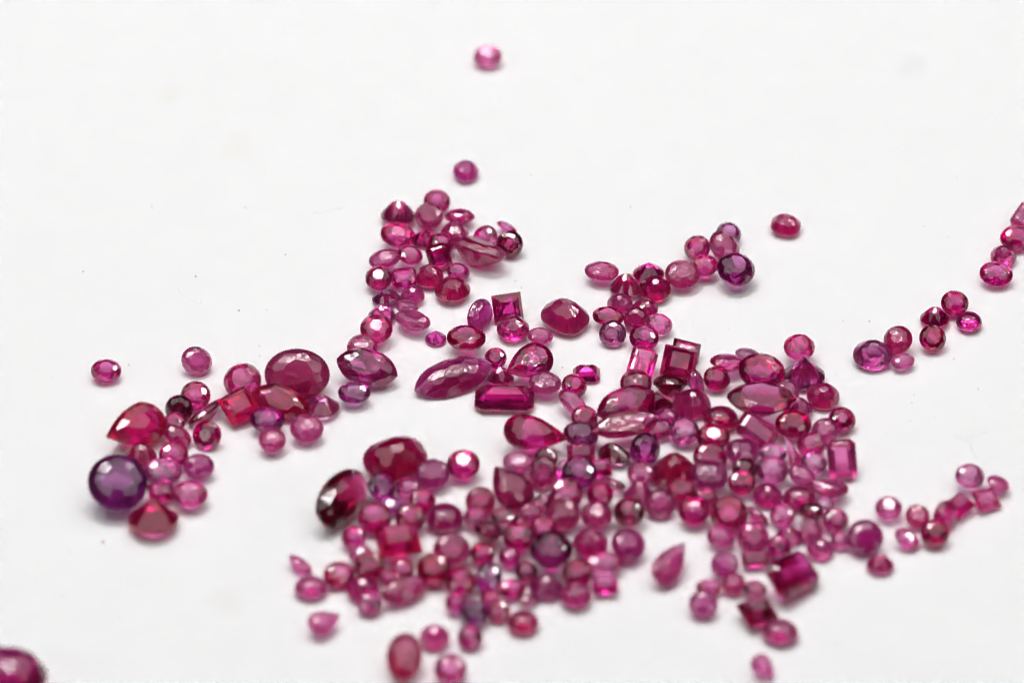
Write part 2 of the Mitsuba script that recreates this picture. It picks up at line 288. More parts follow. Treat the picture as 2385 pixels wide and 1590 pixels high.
    ('S', 0.01926, 1, 175.1, -91.3, 39.3, 22922, (0.082, 0.63, 0.457, 1.0), 'rd', (0.09892, -0.07059, 0.00607), 'deep red triangular faced square under the dark garnet disc'),
    ('K', 0.02545, 0.95, 14.7, -81.6, 20.5, 23549, (0.5, 0.16, 0.25, 1.0), 'wm', (0.124, -0.07551, 0.00909), 'big wine mauve dome with a white streak, right of the deep red triangle'),
    ('O', 0.01871, 0.7, 58.5, -27.7, -45.5, 22966, (0.214, 0.395, 0.563, 1.0), 'rc', (0.12617, -0.0531, 0.00726), 'red wine oval standing on edge behind the big wine mauve dome'),
    ('R', 0.01873, 1, 22.0, -80.0, 0.0, 23062, (0.248, 0.441, 0.467, 1.0), 'rc', (0.14151, -0.0491, 0.00659), 'clear wine round stone left of the flat pink oval'),
    ('O', 0.02504, 0.66, 12.7, 56.3, 5.8, 22883, (0.254, 0.496, 0.592, 0.0), 'pk', (0.14939, -0.03401, 0.00694), 'flat clear pink oval, left of the big wine oval with pentagon glint'),
    ('O', 0.01755, 0.8, 16.3, 46.1, 4.1, 22956, (0.213, 0.497, 0.48, 0.0), 'li', (0.16341, -0.02211, 0.00482), 'pale lilac oval peeping behind the flat pink oval'),
    ('O', 0.0325, 0.82, 27.6, -85.0, -12.9, 23690, (0.253, 0.455, 0.53, 1.0), 'mp', (0.17271, -0.04614, 0.00975), 'big wine oval with a white pentagon glint, top right of the main pile'),
    ('R', 0.02165, 1, 13.5, -83.4, 181.5, 23721, (0.248, 0.519, 0.552, 1.0), 'pk', (0.19958, -0.01969, 0.00881), 'rosy mauve round stone with a white kite glint behind the pale purple cone'),
    ('R', 0.02907, 1, 178.0, -90.0, 12.0, 24329, (0.1, 0.7, 0.6, 0.0), 'pv', (0.20232, -0.04168, 0.01041), 'large pale purple cone with pointed top, right of the big wine oval'),
    ('R', 0.02301, 0.95, 15.5, -80.6, 330.1, 25411, (0.398, 0.233, 0.273, 1.0), 'wm', (0.2146, -0.06647, 0.00759), 'pink wine dome with tiny pits, right of the purple cone'),
    ('M', 0.04783, 0.6, 4.0, -85.0, -3.0, 24598, (0.14, 0.62, 0.72, 0.0), 'mp', (0.17111, -0.08376, 0.01228), 'large purple magenta marquise casting a lilac glow, right of the main pile'),
    ('R', 0.01682, 1, 25.0, -60.0, 0.0, 24575, (0.232, 0.511, 0.515, 1.0), 'pl', (0.18975, -0.06156, 0.00609), 'mauve stone peeping behind the purple magenta marquise'),
    ('R', 0.02079, 1, 164.9, -83.2, 168.1, 25331, (0.1, 0.686, 0.484, 1.0), 'mm', (0.19682, -0.0772, 0.00795), 'red magenta cone at the right tip of the purple magenta marquise'),
    ('O', 0.02502, 0.86, 20.1, -85.1, 1.0, 25842, (0.275, 0.511, 0.507, 1.0), 'rc', (0.19266, -0.09996, 0.00832), 'clear wine red oval with a square glint, below the red magenta cone'),
    ('R', 0.01887, 1, 28.2, -72.8, 119.5, 26441, (0.237, 0.361, 0.517, 0.0), 'rc', (0.22596, -0.09238, 0.00614), 'red pink round stone with a pale square glint, right edge of the pile top'),
    ('R', 0.01925, 1, 34.1, -113.5, 9.3, 26345, (0.286, 0.366, 0.46, 1.0), 'pm', (0.21447, -0.10479, 0.00696), 'cloudy mauve disc in front of the red pink stone with a pale square glint'),
    ('C', 0.02415, 0.92, 0, 0, 0, 24388, (0.275, 0.486, 0.494, 1.0), 'rm', (0.14346, -0.08996, 0.00515), 'smooth red dome with a white bar highlight, in the gap of the main pile'),
    ('R', 0.01735, 1, 5.2, -83.2, 183.3, 23489, (0.397, 0.202, 0.307, 1.0), 'mg', (0.10621, -0.08771, 0.00636), 'pink magenta cone peeping between wine mauve dome and long flat marquise'),
    ('O', 0.02053, 0.72, 22.0, -70.0, 33.0, 23705, (0.228, 0.511, 0.504, 0.0), 'wc', (0.09991, -0.10172, 0.0052), 'wine oval with grey top below the right end of the long flat marquise'),
    ('R', 0.02116, 1, 25.4, -102.5, 262.5, 24216, (0.212, 0.418, 0.468, 1.0), 'li', (0.11788, -0.10585, 0.00683), 'pale mauve glittering round stone between wine oval and smooth red dome'),
    ('O', 0.02306, 0.9, 17.6, -90.0, -1.6, 24861, (0.244, 0.402, 0.545, 0.0), 'rc', (0.13744, -0.11339, 0.00799), 'dark wine round stone with white sparks, above the pink faceted one'),
    ('O', 0.02361, 0.92, 31.3, -78.0, -1.1, 25454, (0.216, 0.474, 0.447, 1.0), 'rc', (0.13466, -0.13212, 0.00703), 'red wine oval with a large pink facet, below the dark sparkling stone'),
    ('R', 0.03244, 1, 178.2, -91.5, 78.8, 25307, (0.101, 0.638, 0.543, 1.0), 'rm', (0.11051, -0.14424, 0.0105), 'large red fluted cone with a row of white glints, centre of the main pile'),
    ('K', 0.02542, 0.92, 15.3, -75.4, 2.1, 26086, (0.241, 0.376, 0.506, 1.0), 'mm', (0.13352, -0.15349, 0.0088), 'red pink cushion with pale frosted table, right of the fluted red cone'),
    ('O', 0.02617, 0.72, 168.0, -60.0, -46.0, 23813, (0.1, 0.634, 0.506, 1.0), 'gd', (0.06911, -0.12435, 0.00762), 'dark rough wine lump left of the purple stone with a white highlight'),
    ('O', 0.02428, 0.86, 42.3, -75.4, 80.2, 24028, (0.249, 0.509, 0.452, 1.0), 'pu', (0.09016, -0.12464, 0.00793), 'dark purple stone with a white highlight on its top, upper middle of the pile'),
    ('R', 0.01844, 1, 24.4, -98.1, 146.0, 24838, (0.278, 0.488, 0.506, 1.0), 'pl', (0.08744, -0.14845, 0.00687), 'pale mauve cloudy disc left of the large red fluted cone'),
    ('R', 0.02091, 1, 162.8, -84.2, 54.7, 25275, (0.106, 0.671, 0.504, 1.0), 'wm', (0.08556, -0.1662, 0.0085), 'matte wine red stone right below the pale mauve disc'),
    ('R', 0.02086, 1, 38.1, -89.2, 343.6, 26008, (0.285, 0.366, 0.446, 1.0), 'pl', (0.09976, -0.17955, 0.00734), 'frosted plum disc facing forward, below the large red fluted cone'),
    ('R', 0.01933, 1, 23.2, -93.5, 121.6, 25981, (0.228, 0.417, 0.492, 0.0), 'rd', (0.1146, -0.16716, 0.0066), 'dark red round stone with a glowing pink spot, under the fluted cone'),
    ('R', 0.01646, 1, 16.5, -56.6, 267.6, 26504, (0.29, 0.487, 0.521, 1.0), 'wc', (0.13101, -0.17347, 0.00675), 'small wine stone with tiny white sparks under the red pink cushion'),
    ('R', 0.02146, 1, 19.3, -86.8, 118.8, 26756, (0.271, 0.366, 0.504, 1.0), 'rc', (0.12242, -0.18856, 0.00831), 'wine magenta sparkling stone with pink side glints, middle right of the pile'),
    ('O', 0.02095, 0.56, 38.8, 61.1, -47.6, 24543, (0.245, 0.497, 0.5, 0.0), 'gd', (0.06875, -0.1561, 0.00386), 'dark olive wine oval leaning to the right, centre of the pile'),
    ('R', 0.01836, 1, 24.0, -90.0, 0.0, 24742, (0.273, 0.511, 0.55, 0.0), 'mg', (0.05933, -0.1709, 0.00726), 'magenta round stone with a hot white pink spot, left of the leaning dark oval'),
    ('R', 0.02146, 1, 20.9, -101.6, 224.2, 25738, (0.296, 0.451, 0.537, 0.0), 'gd', (0.07893, -0.19026, 0.00867), 'dark wine round stone with a grey shiny top, front of the pile gap'),
    ('R', 0.02586, 1, 31.7, -95.1, 72.4, 27460, (0.246, 0.484, 0.478, 1.0), 'pk', (0.14623, -0.19281, 0.00892), 'large bright pink wine round stone with blocky glints, lower right pile'),
    ('S', 0.0159, 0.9, 10.0, -90.0, 10.0, 24074, (0.229, 0.447, 0.432, 1.0), 'rd', (0.05935, -0.14127, 0.00499), 'small red square squeezed between the grey plum and dark olive stones'),
    ('E', 0.02948, 0.66, 34.9, -61.3, -28.0, 25514, (0.269, 0.415, 0.49, 1.0), 'pk', (0.16678, -0.10866, 0.01023), 'rosy mauve slanted step cut stone below the purple magenta marquise'),
    ('K', 0.02238, 0.86, 22.5, -62.4, 15.0, 25585, (0.293, 0.375, 0.496, 1.0), 'mm', (0.15677, -0.1266, 0.00742), 'red magenta rounded cushion left of the small grey purple stone'),
    ('O', 0.01915, 0.74, 22.8, -79.9, -5.5, 26281, (0.258, 0.44, 0.489, 1.0), 'li', (0.17784, -0.12581, 0.00529), 'small grey purple glittering oval in the right pile'),
    ('T', 0.02363, 0.56, 31.5, -29.2, 120.6, 26572, (0.254, 0.483, 0.53, 1.0), 'rm', (0.1896, -0.12577, 0.00795), 'orange red triangular stone in the right pile'),
    ('R', 0.0195, 1, 21.4, -103.1, 333.8, 26691, (0.239, 0.464, 0.468, 0.0), 'pk', (0.20425, -0.11924, 0.00658), 'rosy round stone with many pink sparks, left of the leaning pink rectangle'),
    ('E', 0.02805, 0.7, 41.5, -95.0, 92.3, 27595, (0.217, 0.438, 0.461, 0.0), 'pk', (0.2245, -0.13684, 0.00962), 'leaning pink rectangle on the right edge of the main pile'),
    ('R', 0.01783, 1, 16.9, -86.1, 65.0, 27435, (0.257, 0.411, 0.49, 1.0), 'li', (0.20559, -0.13798, 0.00668), 'pale mauve round stone with white star sparks beside the leaning pink rectangle'),
    ('R', 0.01753, 1, 22.8, -88.2, 250.0, 26079, (0.286, 0.414, 0.462, 0.0), 'gd', (0.15822, -0.14345, 0.00629), 'dark mauve stone with red underside, in front of the red magenta cushion'),
    ('R', 0.01906, 1, 21.4, -91.4, 274.0, 26654, (0.239, 0.422, 0.505, 1.0), 'wc', (0.15559, -0.15859, 0.00706), 'wine mauve stone right of the red pink frosted cushion'),
    ('R', 0.02227, 1, 19.3, -78.1, 216.9, 26814, (0.297, 0.398, 0.468, 1.0), 'li', (0.17641, -0.14687, 0.00839), 'clear mauve round stone with a white oblong glint, right pile'),
    ('O', 0.02035, 0.72, 26.0, -70.0, -32.0, 27374, (0.241, 0.481, 0.591, 1.0), 'pm', (0.19651, -0.15039, 0.00592), 'mauve pink oval tilting right, behind the purple kite shaped stone'),
    ('R', 0.02028, 1, 15.0, -89.4, 205.5, 27354, (0.412, 0.182, 0.242, 1.0), 'wm', (0.17283, -0.16859, 0.00674), 'cloudy wine pink dome between two mauve stones, lower right pile'),
    ('C', 0.02342, 0.9, 0, 0, 0, 28026, (0.258, 0.412, 0.537, 1.0), 'wm', (0.19443, -0.17145, 0.00495), 'glossy dark wine dome with a white triangle, left of the purple kite shaped stone'),
    ('P', 0.02915, 0.58, 8.0, 60.0, 172.0, 28300, (0.273, 0.439, 0.542, 1.0), 'pl', (0.21309, -0.16449, 0.0071), 'purple pink kite shaped stone on the right edge of the pile'),
    ('O', 0.01829, 0.62, 46.3, 35.2, -31.4, 27936, (0.228, 0.387, 0.558, 1.0), 'rd', (0.16486, -0.18869, 0.00448), 'dark wine half moon oval, right of the large bright pink wine stone'),
    ('R', 0.01765, 1, 24.1, -106.1, 230.3, 28427, (0.275, 0.482, 0.441, 1.0), 'pk', (0.18232, -0.18995, 0.00623), 'mauve round stone with round white spot, lower right pile'),
    ('R', 0.01823, 1, 172.0, -90.0, 0.0, 28986, (0.111, 0.712, 0.465, 0.0), 'rc', (0.18638, -0.20626, 0.00623), 'wine red faceted cone under the mauve stone with round white spot'),
    ('R', 0.01767, 1, 19.1, 77.2, 20.5, 28731, (0.287, 0.498, 0.551, 1.0), 'gd', (0.20159, -0.18962, 0.00733), 'dark olive wine stone behind the lower right row'),
    ('O', 0.0195, 0.8, 30.7, -52.6, -74.5, 29240, (0.213, 0.372, 0.481, 1.0), 'pm', (0.2005, -0.20566, 0.00558), 'upright dull mauve oval in the lower right row'),
    ('R', 0.01827, 1, 35.3, -73.8, 186.9, 29351, (0.264, 0.458, 0.504, 0.0), 'pk', (0.21734, -0.19511, 0.00588), 'pink mauve round stone with a white spark, right of the upright mauve oval'),
    ('R', 0.01818, 1, 12.9, -86.9, 112.5, 29899, (0.445, 0.244, 0.251, 1.0), 'pl', (0.2064, -0.22249, 0.00647), 'dull mauve wine dome behind the purple step cut block'),
    ('R', 0.01255, 1, 21.8, -103.1, 318.7, 30091, (0.272, 0.512, 0.477, 0.0), 'pk', (0.21996, -0.21413, 0.0047), 'tiny pink wine stone left of the large leaning mauve disc'),
    ('R', 0.0248, 1, 51.0, -85.6, 2.9, 30374, (0.282, 0.505, 0.474, 1.0), 'mm', (0.23624, -0.21533, 0.00914), 'large mauve magenta disc leaning forward at the right end of the pile'),
    ('O', 0.01916, 0.86, 20.2, -79.6, -9.4, 27984, (0.282, 0.406, 0.502, 0.0), 'pk', (0.14006, -0.21205, 0.00607), 'clear pink mauve oval under the large bright pink wine stone'),
    ('R', 0.02198, 1, 33.5, -85.7, 5.5, 28554, (0.246, 0.438, 0.558, 0.0), 'pk', (0.16132, -0.21473, 0.00747), 'clear mauve round stone with white spot and a dark flaw'),
    ('R', 0.01692, 1, 34.6, -80.7, 349.0, 29267, (0.269, 0.396, 0.553, 0.0), 'mg', (0.17861, -0.22212, 0.00597), 'mauve stone with a hot magenta spot behind the purple step cut block'),
    ('E', 0.01876, 0.7, 4.8, -86.7, 4.4, 29233, (0.215, 0.46, 0.459, 1.0), 'wc', (0.16277, -0.23289, 0.00469), 'pink wine rectangle below the mauve stone with a dark flaw'),
    ('R', 0.01874, 1, 28.2, -91.8, 50.4, 28898, (0.27, 0.393, 0.469, 1.0), 'mm', (0.14189, -0.24017, 0.00672), 'matte magenta disc standing apart left of the pink wine rectangle'),
    ('E', 0.03741, 0.72, 33.1, -33.5, 39.8, 30316, (0.22, 0.5, 0.495, 0.0), 'mp', (0.18484, -0.25582, 0.0106), 'large purple step cut block with dark end, lower right'),
    ('R', 0.01587, 1, 20.7, -100.0, 87.8, 29683, (0.266, 0.505, 0.464, 1.0), 'wm', (0.14732, -0.25788, 0.00577), 'matte pink red stone in the lower right string'),
    ('O', 0.01742, 0.7, 18.5, -86.5, 0.1, 29350, (0.268, 0.508, 0.546, 0.0), 'wc', (0.13082, -0.26064, 0.00485), 'small mauve wine oval with a pink end, lower right string'),
    ('R', 0.01554, 0.9, 23.7, -79.5, 162.3, 30067, (0.294, 0.514, 0.478, 1.0), 'gd', (0.16158, -0.26381, 0.00532), 'dull dark mauve stone above the dark red square'),
    ('R', 0.01922, 1, 33.5, -90.0, 104.6, 29757, (0.264, 0.367, 0.504, 1.0), 'mm', (0.12653, -0.27971, 0.00697), 'matte magenta disc at the left end of the lower right string'),
    ('S', 0.02167, 1, 7.0, -90.0, 24.0, 30847, (0.32, 0.36, 0.4, 1.0), 'gd', (0.16205, -0.28736, 0.00803), 'dark red pointed square stone with one pale spot, lower right'),
    ('C', 0.02467, 0.84, 0, 0, -12, 31829, (0.239, 0.51, 0.462, 1.0), 'pl', (0.1766, -0.30464, 0.00502), 'plum mauve smooth oval in front of the dark red square'),
    ('P', 0.01899, 0.74, 33.1, -70.9, -44.7, 32575, (0.247, 0.415, 0.585, 1.0), 'pm', (0.16426, -0.33879, 0.0055), 'small pale pink pear alone at the front right'),
    ('R', 0.0199, 1, 14.7, -78.9, 172.4, 30217, (0.298, 0.395, 0.529, 0.0), 'li', (0.31032, -0.15318, 0.00805), 'pale lilac mauve round stone below the grey hair'),
    ('R', 0.0165, 0.9, 18.9, 36.5, 312.9, 30962, (0.216, 0.44, 0.496, 1.0), 'pm', (0.329, -0.15789, 0.00543), 'rosy mauve stone at the right end of the right front string'),
    ('S', 0.01707, 0.9, 22.9, -53.6, 23.2, 31126, (0.224, 0.437, 0.44, 0.0), 'wc', (0.32024, -0.17335, 0.00528), 'wine square with a sharp lower corner, beside the magenta diamond'),
    ('S', 0.01644, 0.95, 8.0, -90.0, 45.0, 30943, (0.293, 0.42, 0.437, 0.0), 'mg', (0.30221, -0.17943, 0.00599), 'bright magenta diamond shaped square in the right front string'),
    ('R', 0.01825, 1, 14.5, -91.7, 340.1, 29856, (0.266, 0.46, 0.475, 0.0), 'pk', (0.254, -0.18373, 0.00658), 'clear pink round stone with a white dot, alone right of the pile'),
    ('R', 0.0164, 1, 27.2, -83.4, 314.5, 30572, (0.212, 0.482, 0.524, 1.0), 'rm', (0.27288, -0.19102, 0.0057), 'dark red matte disc left of the upright wine oval'),
    ('O', 0.02308, 0.84, 62.0, -48.5, 72.5, 31053, (0.218, 0.39, 0.459, 1.0), 'wm', (0.29014, -0.19293, 0.00866), 'upright matte wine oval behind the clear red stone'),
    ('R', 0.01938, 1, 33.1, -90.1, 248.0, 31359, (0.224, 0.43, 0.557, 0.0), 'rd', (0.28353, -0.20941, 0.00654), 'clear red stone with a matte table in the right front string'),
    ('O', 0.01875, 0.74, 26.8, -47.5, -29.2, 31093, (0.292, 0.365, 0.558, 0.0), 'pk', (0.26447, -0.21323, 0.00542), 'pink oval with two sparks in front of the dark red disc'),
    ('R', 0.01836, 1, 167.4, -90.3, 26.9, 31393, (0.087, 0.708, 0.484, 1.0), 'wm', (0.24591, -0.23545, 0.00677), 'wine red round stone alone in front of the large leaning disc'),
    ('R', 0.01932, 1, 23.4, -87.7, 69.1, 24741, (0.241, 0.398, 0.496, 1.0), 'mg', (0.31079, 0.0319, 0.0069), 'mauve magenta stone farthest back of the four in the right group'),
    ('R', 0.02212, 0.92, 170.6, -88.4, 282.4, 24863, (0.099, 0.745, 0.493, 1.0), 'rc', (0.2964, 0.02042, 0.00747), 'wine pink stone with small pits, left in the right group of four'),
    ('C', 0.01831, 1, 0, 0, 0, 25516, (0.243, 0.516, 0.437, 1.0), 'mg', (0.32015, 0.01547, 0.00415), 'pink magenta tall dome, rightmost in the right group of four'),
    ('R', 0.01888, 1, 34.9, -77.1, 197.1, 25448, (0.235, 0.511, 0.549, 1.0), 'rd', (0.29278, -0.00589, 0.00677), 'red wine stone with a pink window, front of the right group of four'),
    ('R', 0.02013, 1, 32.3, -114.0, 102.1, 24931, (0.246, 0.396, 0.539, 1.0), 'rm', (0.26955, -0.00823, 0.00732), 'ruby red stone with white triangular glint behind the large dark lilac one'),
    ('O', 0.02728, 0.92, 13.9, -85.7, -1.3, 24970, (0.42, 0.22, 0.25, 1.0), 'pv', (0.25083, -0.0232, 0.00856), 'large dark lilac faceted dome in the right middle trio'),
    ('O', 0.01691, 0.76, 13.4, -65.1, 20.1, 25654, (0.299, 0.376, 0.478, 1.0), 'pl', (0.27138, -0.02848, 0.00515), 'small matte mauve oval with flat top, right of the large dark lilac dome'),
    ('E', 0.02257, 0.8, 32.8, -73.5, 58.7, 23334, (0.274, 0.483, 0.531, 1.0), 'pl', (0.36687, 0.12593, 0.00843), 'greyish mauve stone cut off by the right edge'),
    ('O', 0.02633, 0.74, 25.2, -74.5, 16.3, 23792, (0.243, 0.429, 0.502, 0.0), 'mg', (0.35983, 0.10561, 0.00682), 'magenta mauve oval with a white glint at the right edge'),
    ('R', 0.01856, 1, 15.4, -89.9, 75.6, 24095, (0.442, 0.217, 0.269, 1.0), 'wc', (0.34888, 0.08694, 0.00677), 'mauve wine dome between two magenta ovals at the right edge'),
    ('O', 0.02359, 0.82, 20.7, -82.1, -6.0, 24534, (0.217, 0.418, 0.483, 0.0), 'mg', (0.34192, 0.06474, 0.00637), 'bright magenta oval at the front of the right edge row'),
    ('O', 0.02423, 0.7, 11.7, -99.2, -8.8, 18111, (0.249, 0.434, 0.553, 1.0), 'pm', (0.0635, 0.06638, 0.00694), 'pale pink cloudy oval, left end of the right back group'),
    ('R', 0.02232, 1, 176.0, -90.0, 0.0, 18851, (0.095, 0.744, 0.486, 0.0), 'mg', (0.09673, 0.07086, 0.0071), 'magenta purple pointed stone at the top of the right back group'),
    ('O', 0.02454, 0.9, 22.4, -85.0, -5.0, 19421, (0.213, 0.43, 0.523, 1.0), 'pm', (0.12005, 0.06189, 0.00791), 'pale pink included oval right of the magenta purple pointed stone'),
    ('R', 0.0182, 1, 14.6, -86.4, 286.1, 19534, (0.26, 0.418, 0.55, 1.0), 'wc', (0.13647, 0.07242, 0.00737), 'pink wine round stone with a dark speck, left of the big purple one'),
    ('R', 0.01859, 1, 32.4, -101.0, 186.5, 18889, (0.276, 0.469, 0.504, 1.0), 'rc', (0.13178, 0.09425, 0.00673), 'red pink round stone left of the grey mauve leaning oval'),
    ('R', 0.01896, 0.95, 21.7, -75.5, 85.9, 18996, (0.293, 0.499, 0.456, 0.0), 'pu', (0.15408, 0.10988, 0.00655), 'purple pink stone farthest back in the right back group'),
    ('O', 0.02437, 0.86, 34.1, -55.4, -47.4, 19245, (0.249, 0.408, 0.555, 1.0), 'pl', (0.14985, 0.09361, 0.00812), 'grey mauve leaning oval between purple stones, right back group'),
    ('R', 0.0268, 1, 19.1, -67.1, 343.6, 20149, (0.225, 0.496, 0.55, 0.0), 'pu', (0.15752, 0.06419, 0.00985), 'big purple round stone with a white glint, right back group'),
    ('K', 0.02125, 0.9, 8.1, -71.8, -16.5, 19622, (0.42, 0.2, 0.28, 1.0), 'rm', (0.19562, 0.12199, 0.00689), 'red pink round stone alone upper right'),
    ('R', 0.02289, 1, 172.7, -91.7, 224.0, 18856, (0.083, 0.687, 0.538, 1.0), 'rm', (0.08047, 0.05525, 0.00817), 'bright red stone with silvery pits, right back group'),
    ('R', 0.02224, 1, 14.3, -86.9, 220.2, 19462, (0.422, 0.219, 0.316, 1.0), 'wc', (0.10079, 0.04858, 0.0082), 'clear mauve wine dome with a bright lower edge, right back group'),
    ('R', 0.01807, 1, 12.7, -92.0, 269.1, 19222, (0.422, 0.203, 0.254, 1.0), 'pl', (0.0759, 0.03472, 0.00637), 'mauve round bead with square glints below the bright red stone'),
    ('R', 0.01838, 1, -0.2, -74.7, 46.1, 19740, (0.422, 0.262, 0.264, 1.0), 'wm', (0.09348, 0.02998, 0.00656), 'dark wine mauve bead right of the mauve bead with square glints'),
    ('O', 0.02212, 0.74, 11.9, -90.4, -9.5, 19501, (0.217, 0.507, 0.593, 0.0), 'wc', (0.06743, 0.01715, 0.00651), 'wine pink oval with a beaded rim, left foot of the right back group'),
    ('R', 0.01738, 1, 38.8, -98.2, 58.6, 19993, (0.259, 0.449, 0.467, 1.0), 'wm', (0.087, 0.01603, 0.00617), 'dull wine bead with a dark table at the foot of the right back group'),
    ('O', 0.01893, 0.86, 19.8, -59.5, -12.8, 20547, (0.282, 0.502, 0.516, 1.0), 'pk', (0.10255, 0.00991, 0.00648), 'pink oval with a white slit glint, right foot of the right back group'),
    ('R', 0.01889, 1, 41.3, -90.4, 35.5, 20103, (0.215, 0.487, 0.448, 1.0), 'li', (0.07026, 2e-05, 0.00638), 'pale mauve round stone facing forward with clear circular table'),
    ('R', 0.02045, 1, 24.0, -80.0, 0.0, 20718, (0.221, 0.378, 0.449, 0.0), 'mg', (0.0919, -0.00516, 0.0066), 'brilliant magenta round stone just above the pink barrel shaped one'),
    ('O', 0.02094, 0.85, 22.5, -84.9, 0.9, 12948, (0.298, 0.433, 0.449, 0.0), 'mg', (-0.28136, -0.03995, 0.0064), 'magenta oval alone at the far left'),
    ('O', 0.02192, 0.9, 45.9, -69.8, -23.3, 14139, (0.291, 0.506, 0.457, 1.0), 'pm', (-0.2192, -0.03039, 0.0075), 'pink oval with two white facets, alone left of the big magenta oval'),
    ('R', 0.0262, 1, 26.3, -102.9, 188.5, 15486, (0.298, 0.497, 0.484, 1.0), 'pk', (-0.18586, -0.05552, 0.00978), 'clear mauve round stone behind the deep red square'),
    ('O', 0.04498, 0.8, 39.7, -89.3, -1.7, 16180, (0.23, 0.454, 0.451, 1.0), 'pm', (-0.14837, -0.05091, 0.01195), 'biggest magenta oval with one white triangular glint'),
    ('M', 0.04287, 0.52, 32.7, -97.4, -23.0, 16732, (0.243, 0.498, 0.55, 0.0), 'rb', (-0.15896, -0.07527, 0.00781), 'deep red marquise with white edge facets in front of the biggest magenta oval'),
    ('R', 0.0239, 1, 170.6, -93.0, 66.1, 17534, (0.105, 0.749, 0.462, 0.0), 'pk', (-0.13068, -0.07481, 0.00823), 'purple red stone with orange underside, right of the deep red marquise'),
    ('O', 0.02321, 0.82, 21.9, -72.9, -0.7, 17068, (0.276, 0.482, 0.523, 1.0), 'pu', (-0.16815, -0.09425, 0.00745), 'lilac purple oval below the tip of the deep red marquise'),
    ('R', 0.0185, 1, 20.0, -80.0, 0.0, 17750, (0.237, 0.48, 0.536, 1.0), 'pm', (-0.1639, -0.11501, 0.00709), 'small pink mauve stone in front of the lilac purple oval'),
    ('O', 0.0231, 0.9, 21.1, -81.5, -2.2, 17959, (0.252, 0.365, 0.509, 1.0), 'pm', (-0.14073, -0.10341, 0.00775), 'pink mauve cloudy oval below the deep red marquise'),
    ('S', 0.02299, 0.95, 28.0, -80.0, 32.0, 16004, (0.223, 0.469, 0.528, 1.0), 'rb', (-0.1877, -0.08056, 0.00833), 'deep red square stone lying cornerwise, left of the deep red marquise'),
    ('R', 0.02051, 1, 28.9, -82.9, 37.0, 15322, (0.259, 0.424, 0.501, 1.0), 'pk', (-0.21818, -0.06776, 0.00733), 'rosy round stone peeping behind the dark wine wedge'),
    ('R', 0.01923, 1, 47.8, -86.4, 56.8, 15323, (0.26, 0.463, 0.445, 0.0), 'gd', (-0.22895, -0.08033, 0.00692), 'dark wine round stone tilted forward, left group'),
    ('O', 0.03224, 0.42, 38.4, 141.2, 43.2, 15856, (0.226, 0.45, 0.54, 0.0), 'gd', (-0.20939, -0.0824, 0.00431), 'dark plum wedge leaning left of the deep red square'),
    ('R', 0.02037, 1, 48.5, -110.7, 63.4, 16543, (0.229, 0.4, 0.535, 0.0), 'mg', (-0.20788, -0.1076, 0.00656), 'clear magenta round stone tilted forward in front of the dark plum wedge'),
    ('P', 0.04516, 0.66, 31.3, -54.4, 211.1, 15038, (0.296, 0.361, 0.523, 1.0), 'rb', (-0.25876, -0.10579, 0.01138), 'large red pear with its point to the lower left, left group'),
    ('R', 0.01547, 1, 25.3, -96.3, 98.1, 15571, (0.293, 0.512, 0.519, 1.0), 'pk', (-0.23159, -0.09454, 0.00618), 'small pale pink stone right of the large red pear'),
    ('O', 0.02037, 0.74, 26.0, -49.8, -25.5, 16020, (0.29, 0.388, 0.517, 1.0), 'wm', (-0.22908, -0.10879, 0.00612), 'matte wine oval tilting right, beside the large red pear'),
    ('R', 0.02244, 1, 170.0, -85.2, 31.3, 16030, (0.101, 0.676, 0.465, 1.0), 'rm', (-0.25343, -0.12604, 0.00777), 'dark red cone below the large red pear'),
    ('R', 0.02029, 1, 22.7, -89.5, 281.0, 16608, (0.225, 0.36, 0.53, 0.0), 'rc', (-0.23045, -0.13061, 0.00713), 'red pink stone above the lilac one, left group'),
    ('O', 0.02085, 0.88, 28.8, -91.9, -1.6, 17359, (0.283, 0.371, 0.546, 1.0), 'mm', (-0.21277, -0.14171, 0.00704), 'matte magenta oval, right end of the front left group'),
    ('O', 0.02542, 0.84, 21.1, -87.9, 3.8, 16967, (0.215, 0.403, 0.475, 1.0), 'li', (-0.23675, -0.14805, 0.0071), 'clear lilac purple stone right of the largest round purple stone'),
    ('R', 0.04036, 1, 24.5, -73.6, 219.5, 16517, (0.2, 0.4, 0.521, 1.0), 'vi', (-0.26681, -0.1685, 0.01381), 'largest round purple stone with a big white facet, left group'),
    ('S', 0.0177, 0.8, 17.5, -59.5, 14.1, 17464, (0.262, 0.449, 0.481, 0.0), 'rd', (-0.2376, -0.1664, 0.00543), 'red stone with a white edge facet hidden behind the red cone, left group'),
    ('O', 0.0244, 0.88, 10.9, -81.6, -0.3, 18044, (0.224, 0.488, 0.469, 1.0), 'pk', (-0.21775, -0.17155, 0.0076), 'rosy red oval with pink glint, right of the red cone, left group'),
    ('R', 0.03402, 1, 167.9, -88.0, 28.6, 18112, (0.119, 0.699, 0.491, 0.0), 'rb', (-0.24143, -0.19288, 0.01286), 'bright red cone with fluted sides at the front of the left group'),
    ('O', 0.05185, 0.9, 14.0, 60.0, 0.0, 20536, (0.34, 0.3, 0.535, 0.0), 'pv', (-0.3279, -0.36386, 0.01961), 'large blurred plum oval cut off by the lower left corner'),
    ('K', 0.04399, 0.76, 15.8, -69.6, 26.7, 20350, (0.4, 0.24, 0.3, 1.0), 'wm', (-0.07933, -0.13689, 0.01164), 'large raspberry red faceted cushion, top left of the front pile'),
    ('O', 0.05632, 0.56, 49.0, -26.2, 60.1, 20659, (0.3, 0.36, 0.45, 0.0), 'gd', (-0.11592, -0.17916, 0.01166), 'largest blackish red oval standing on edge at the left of the front pile'),
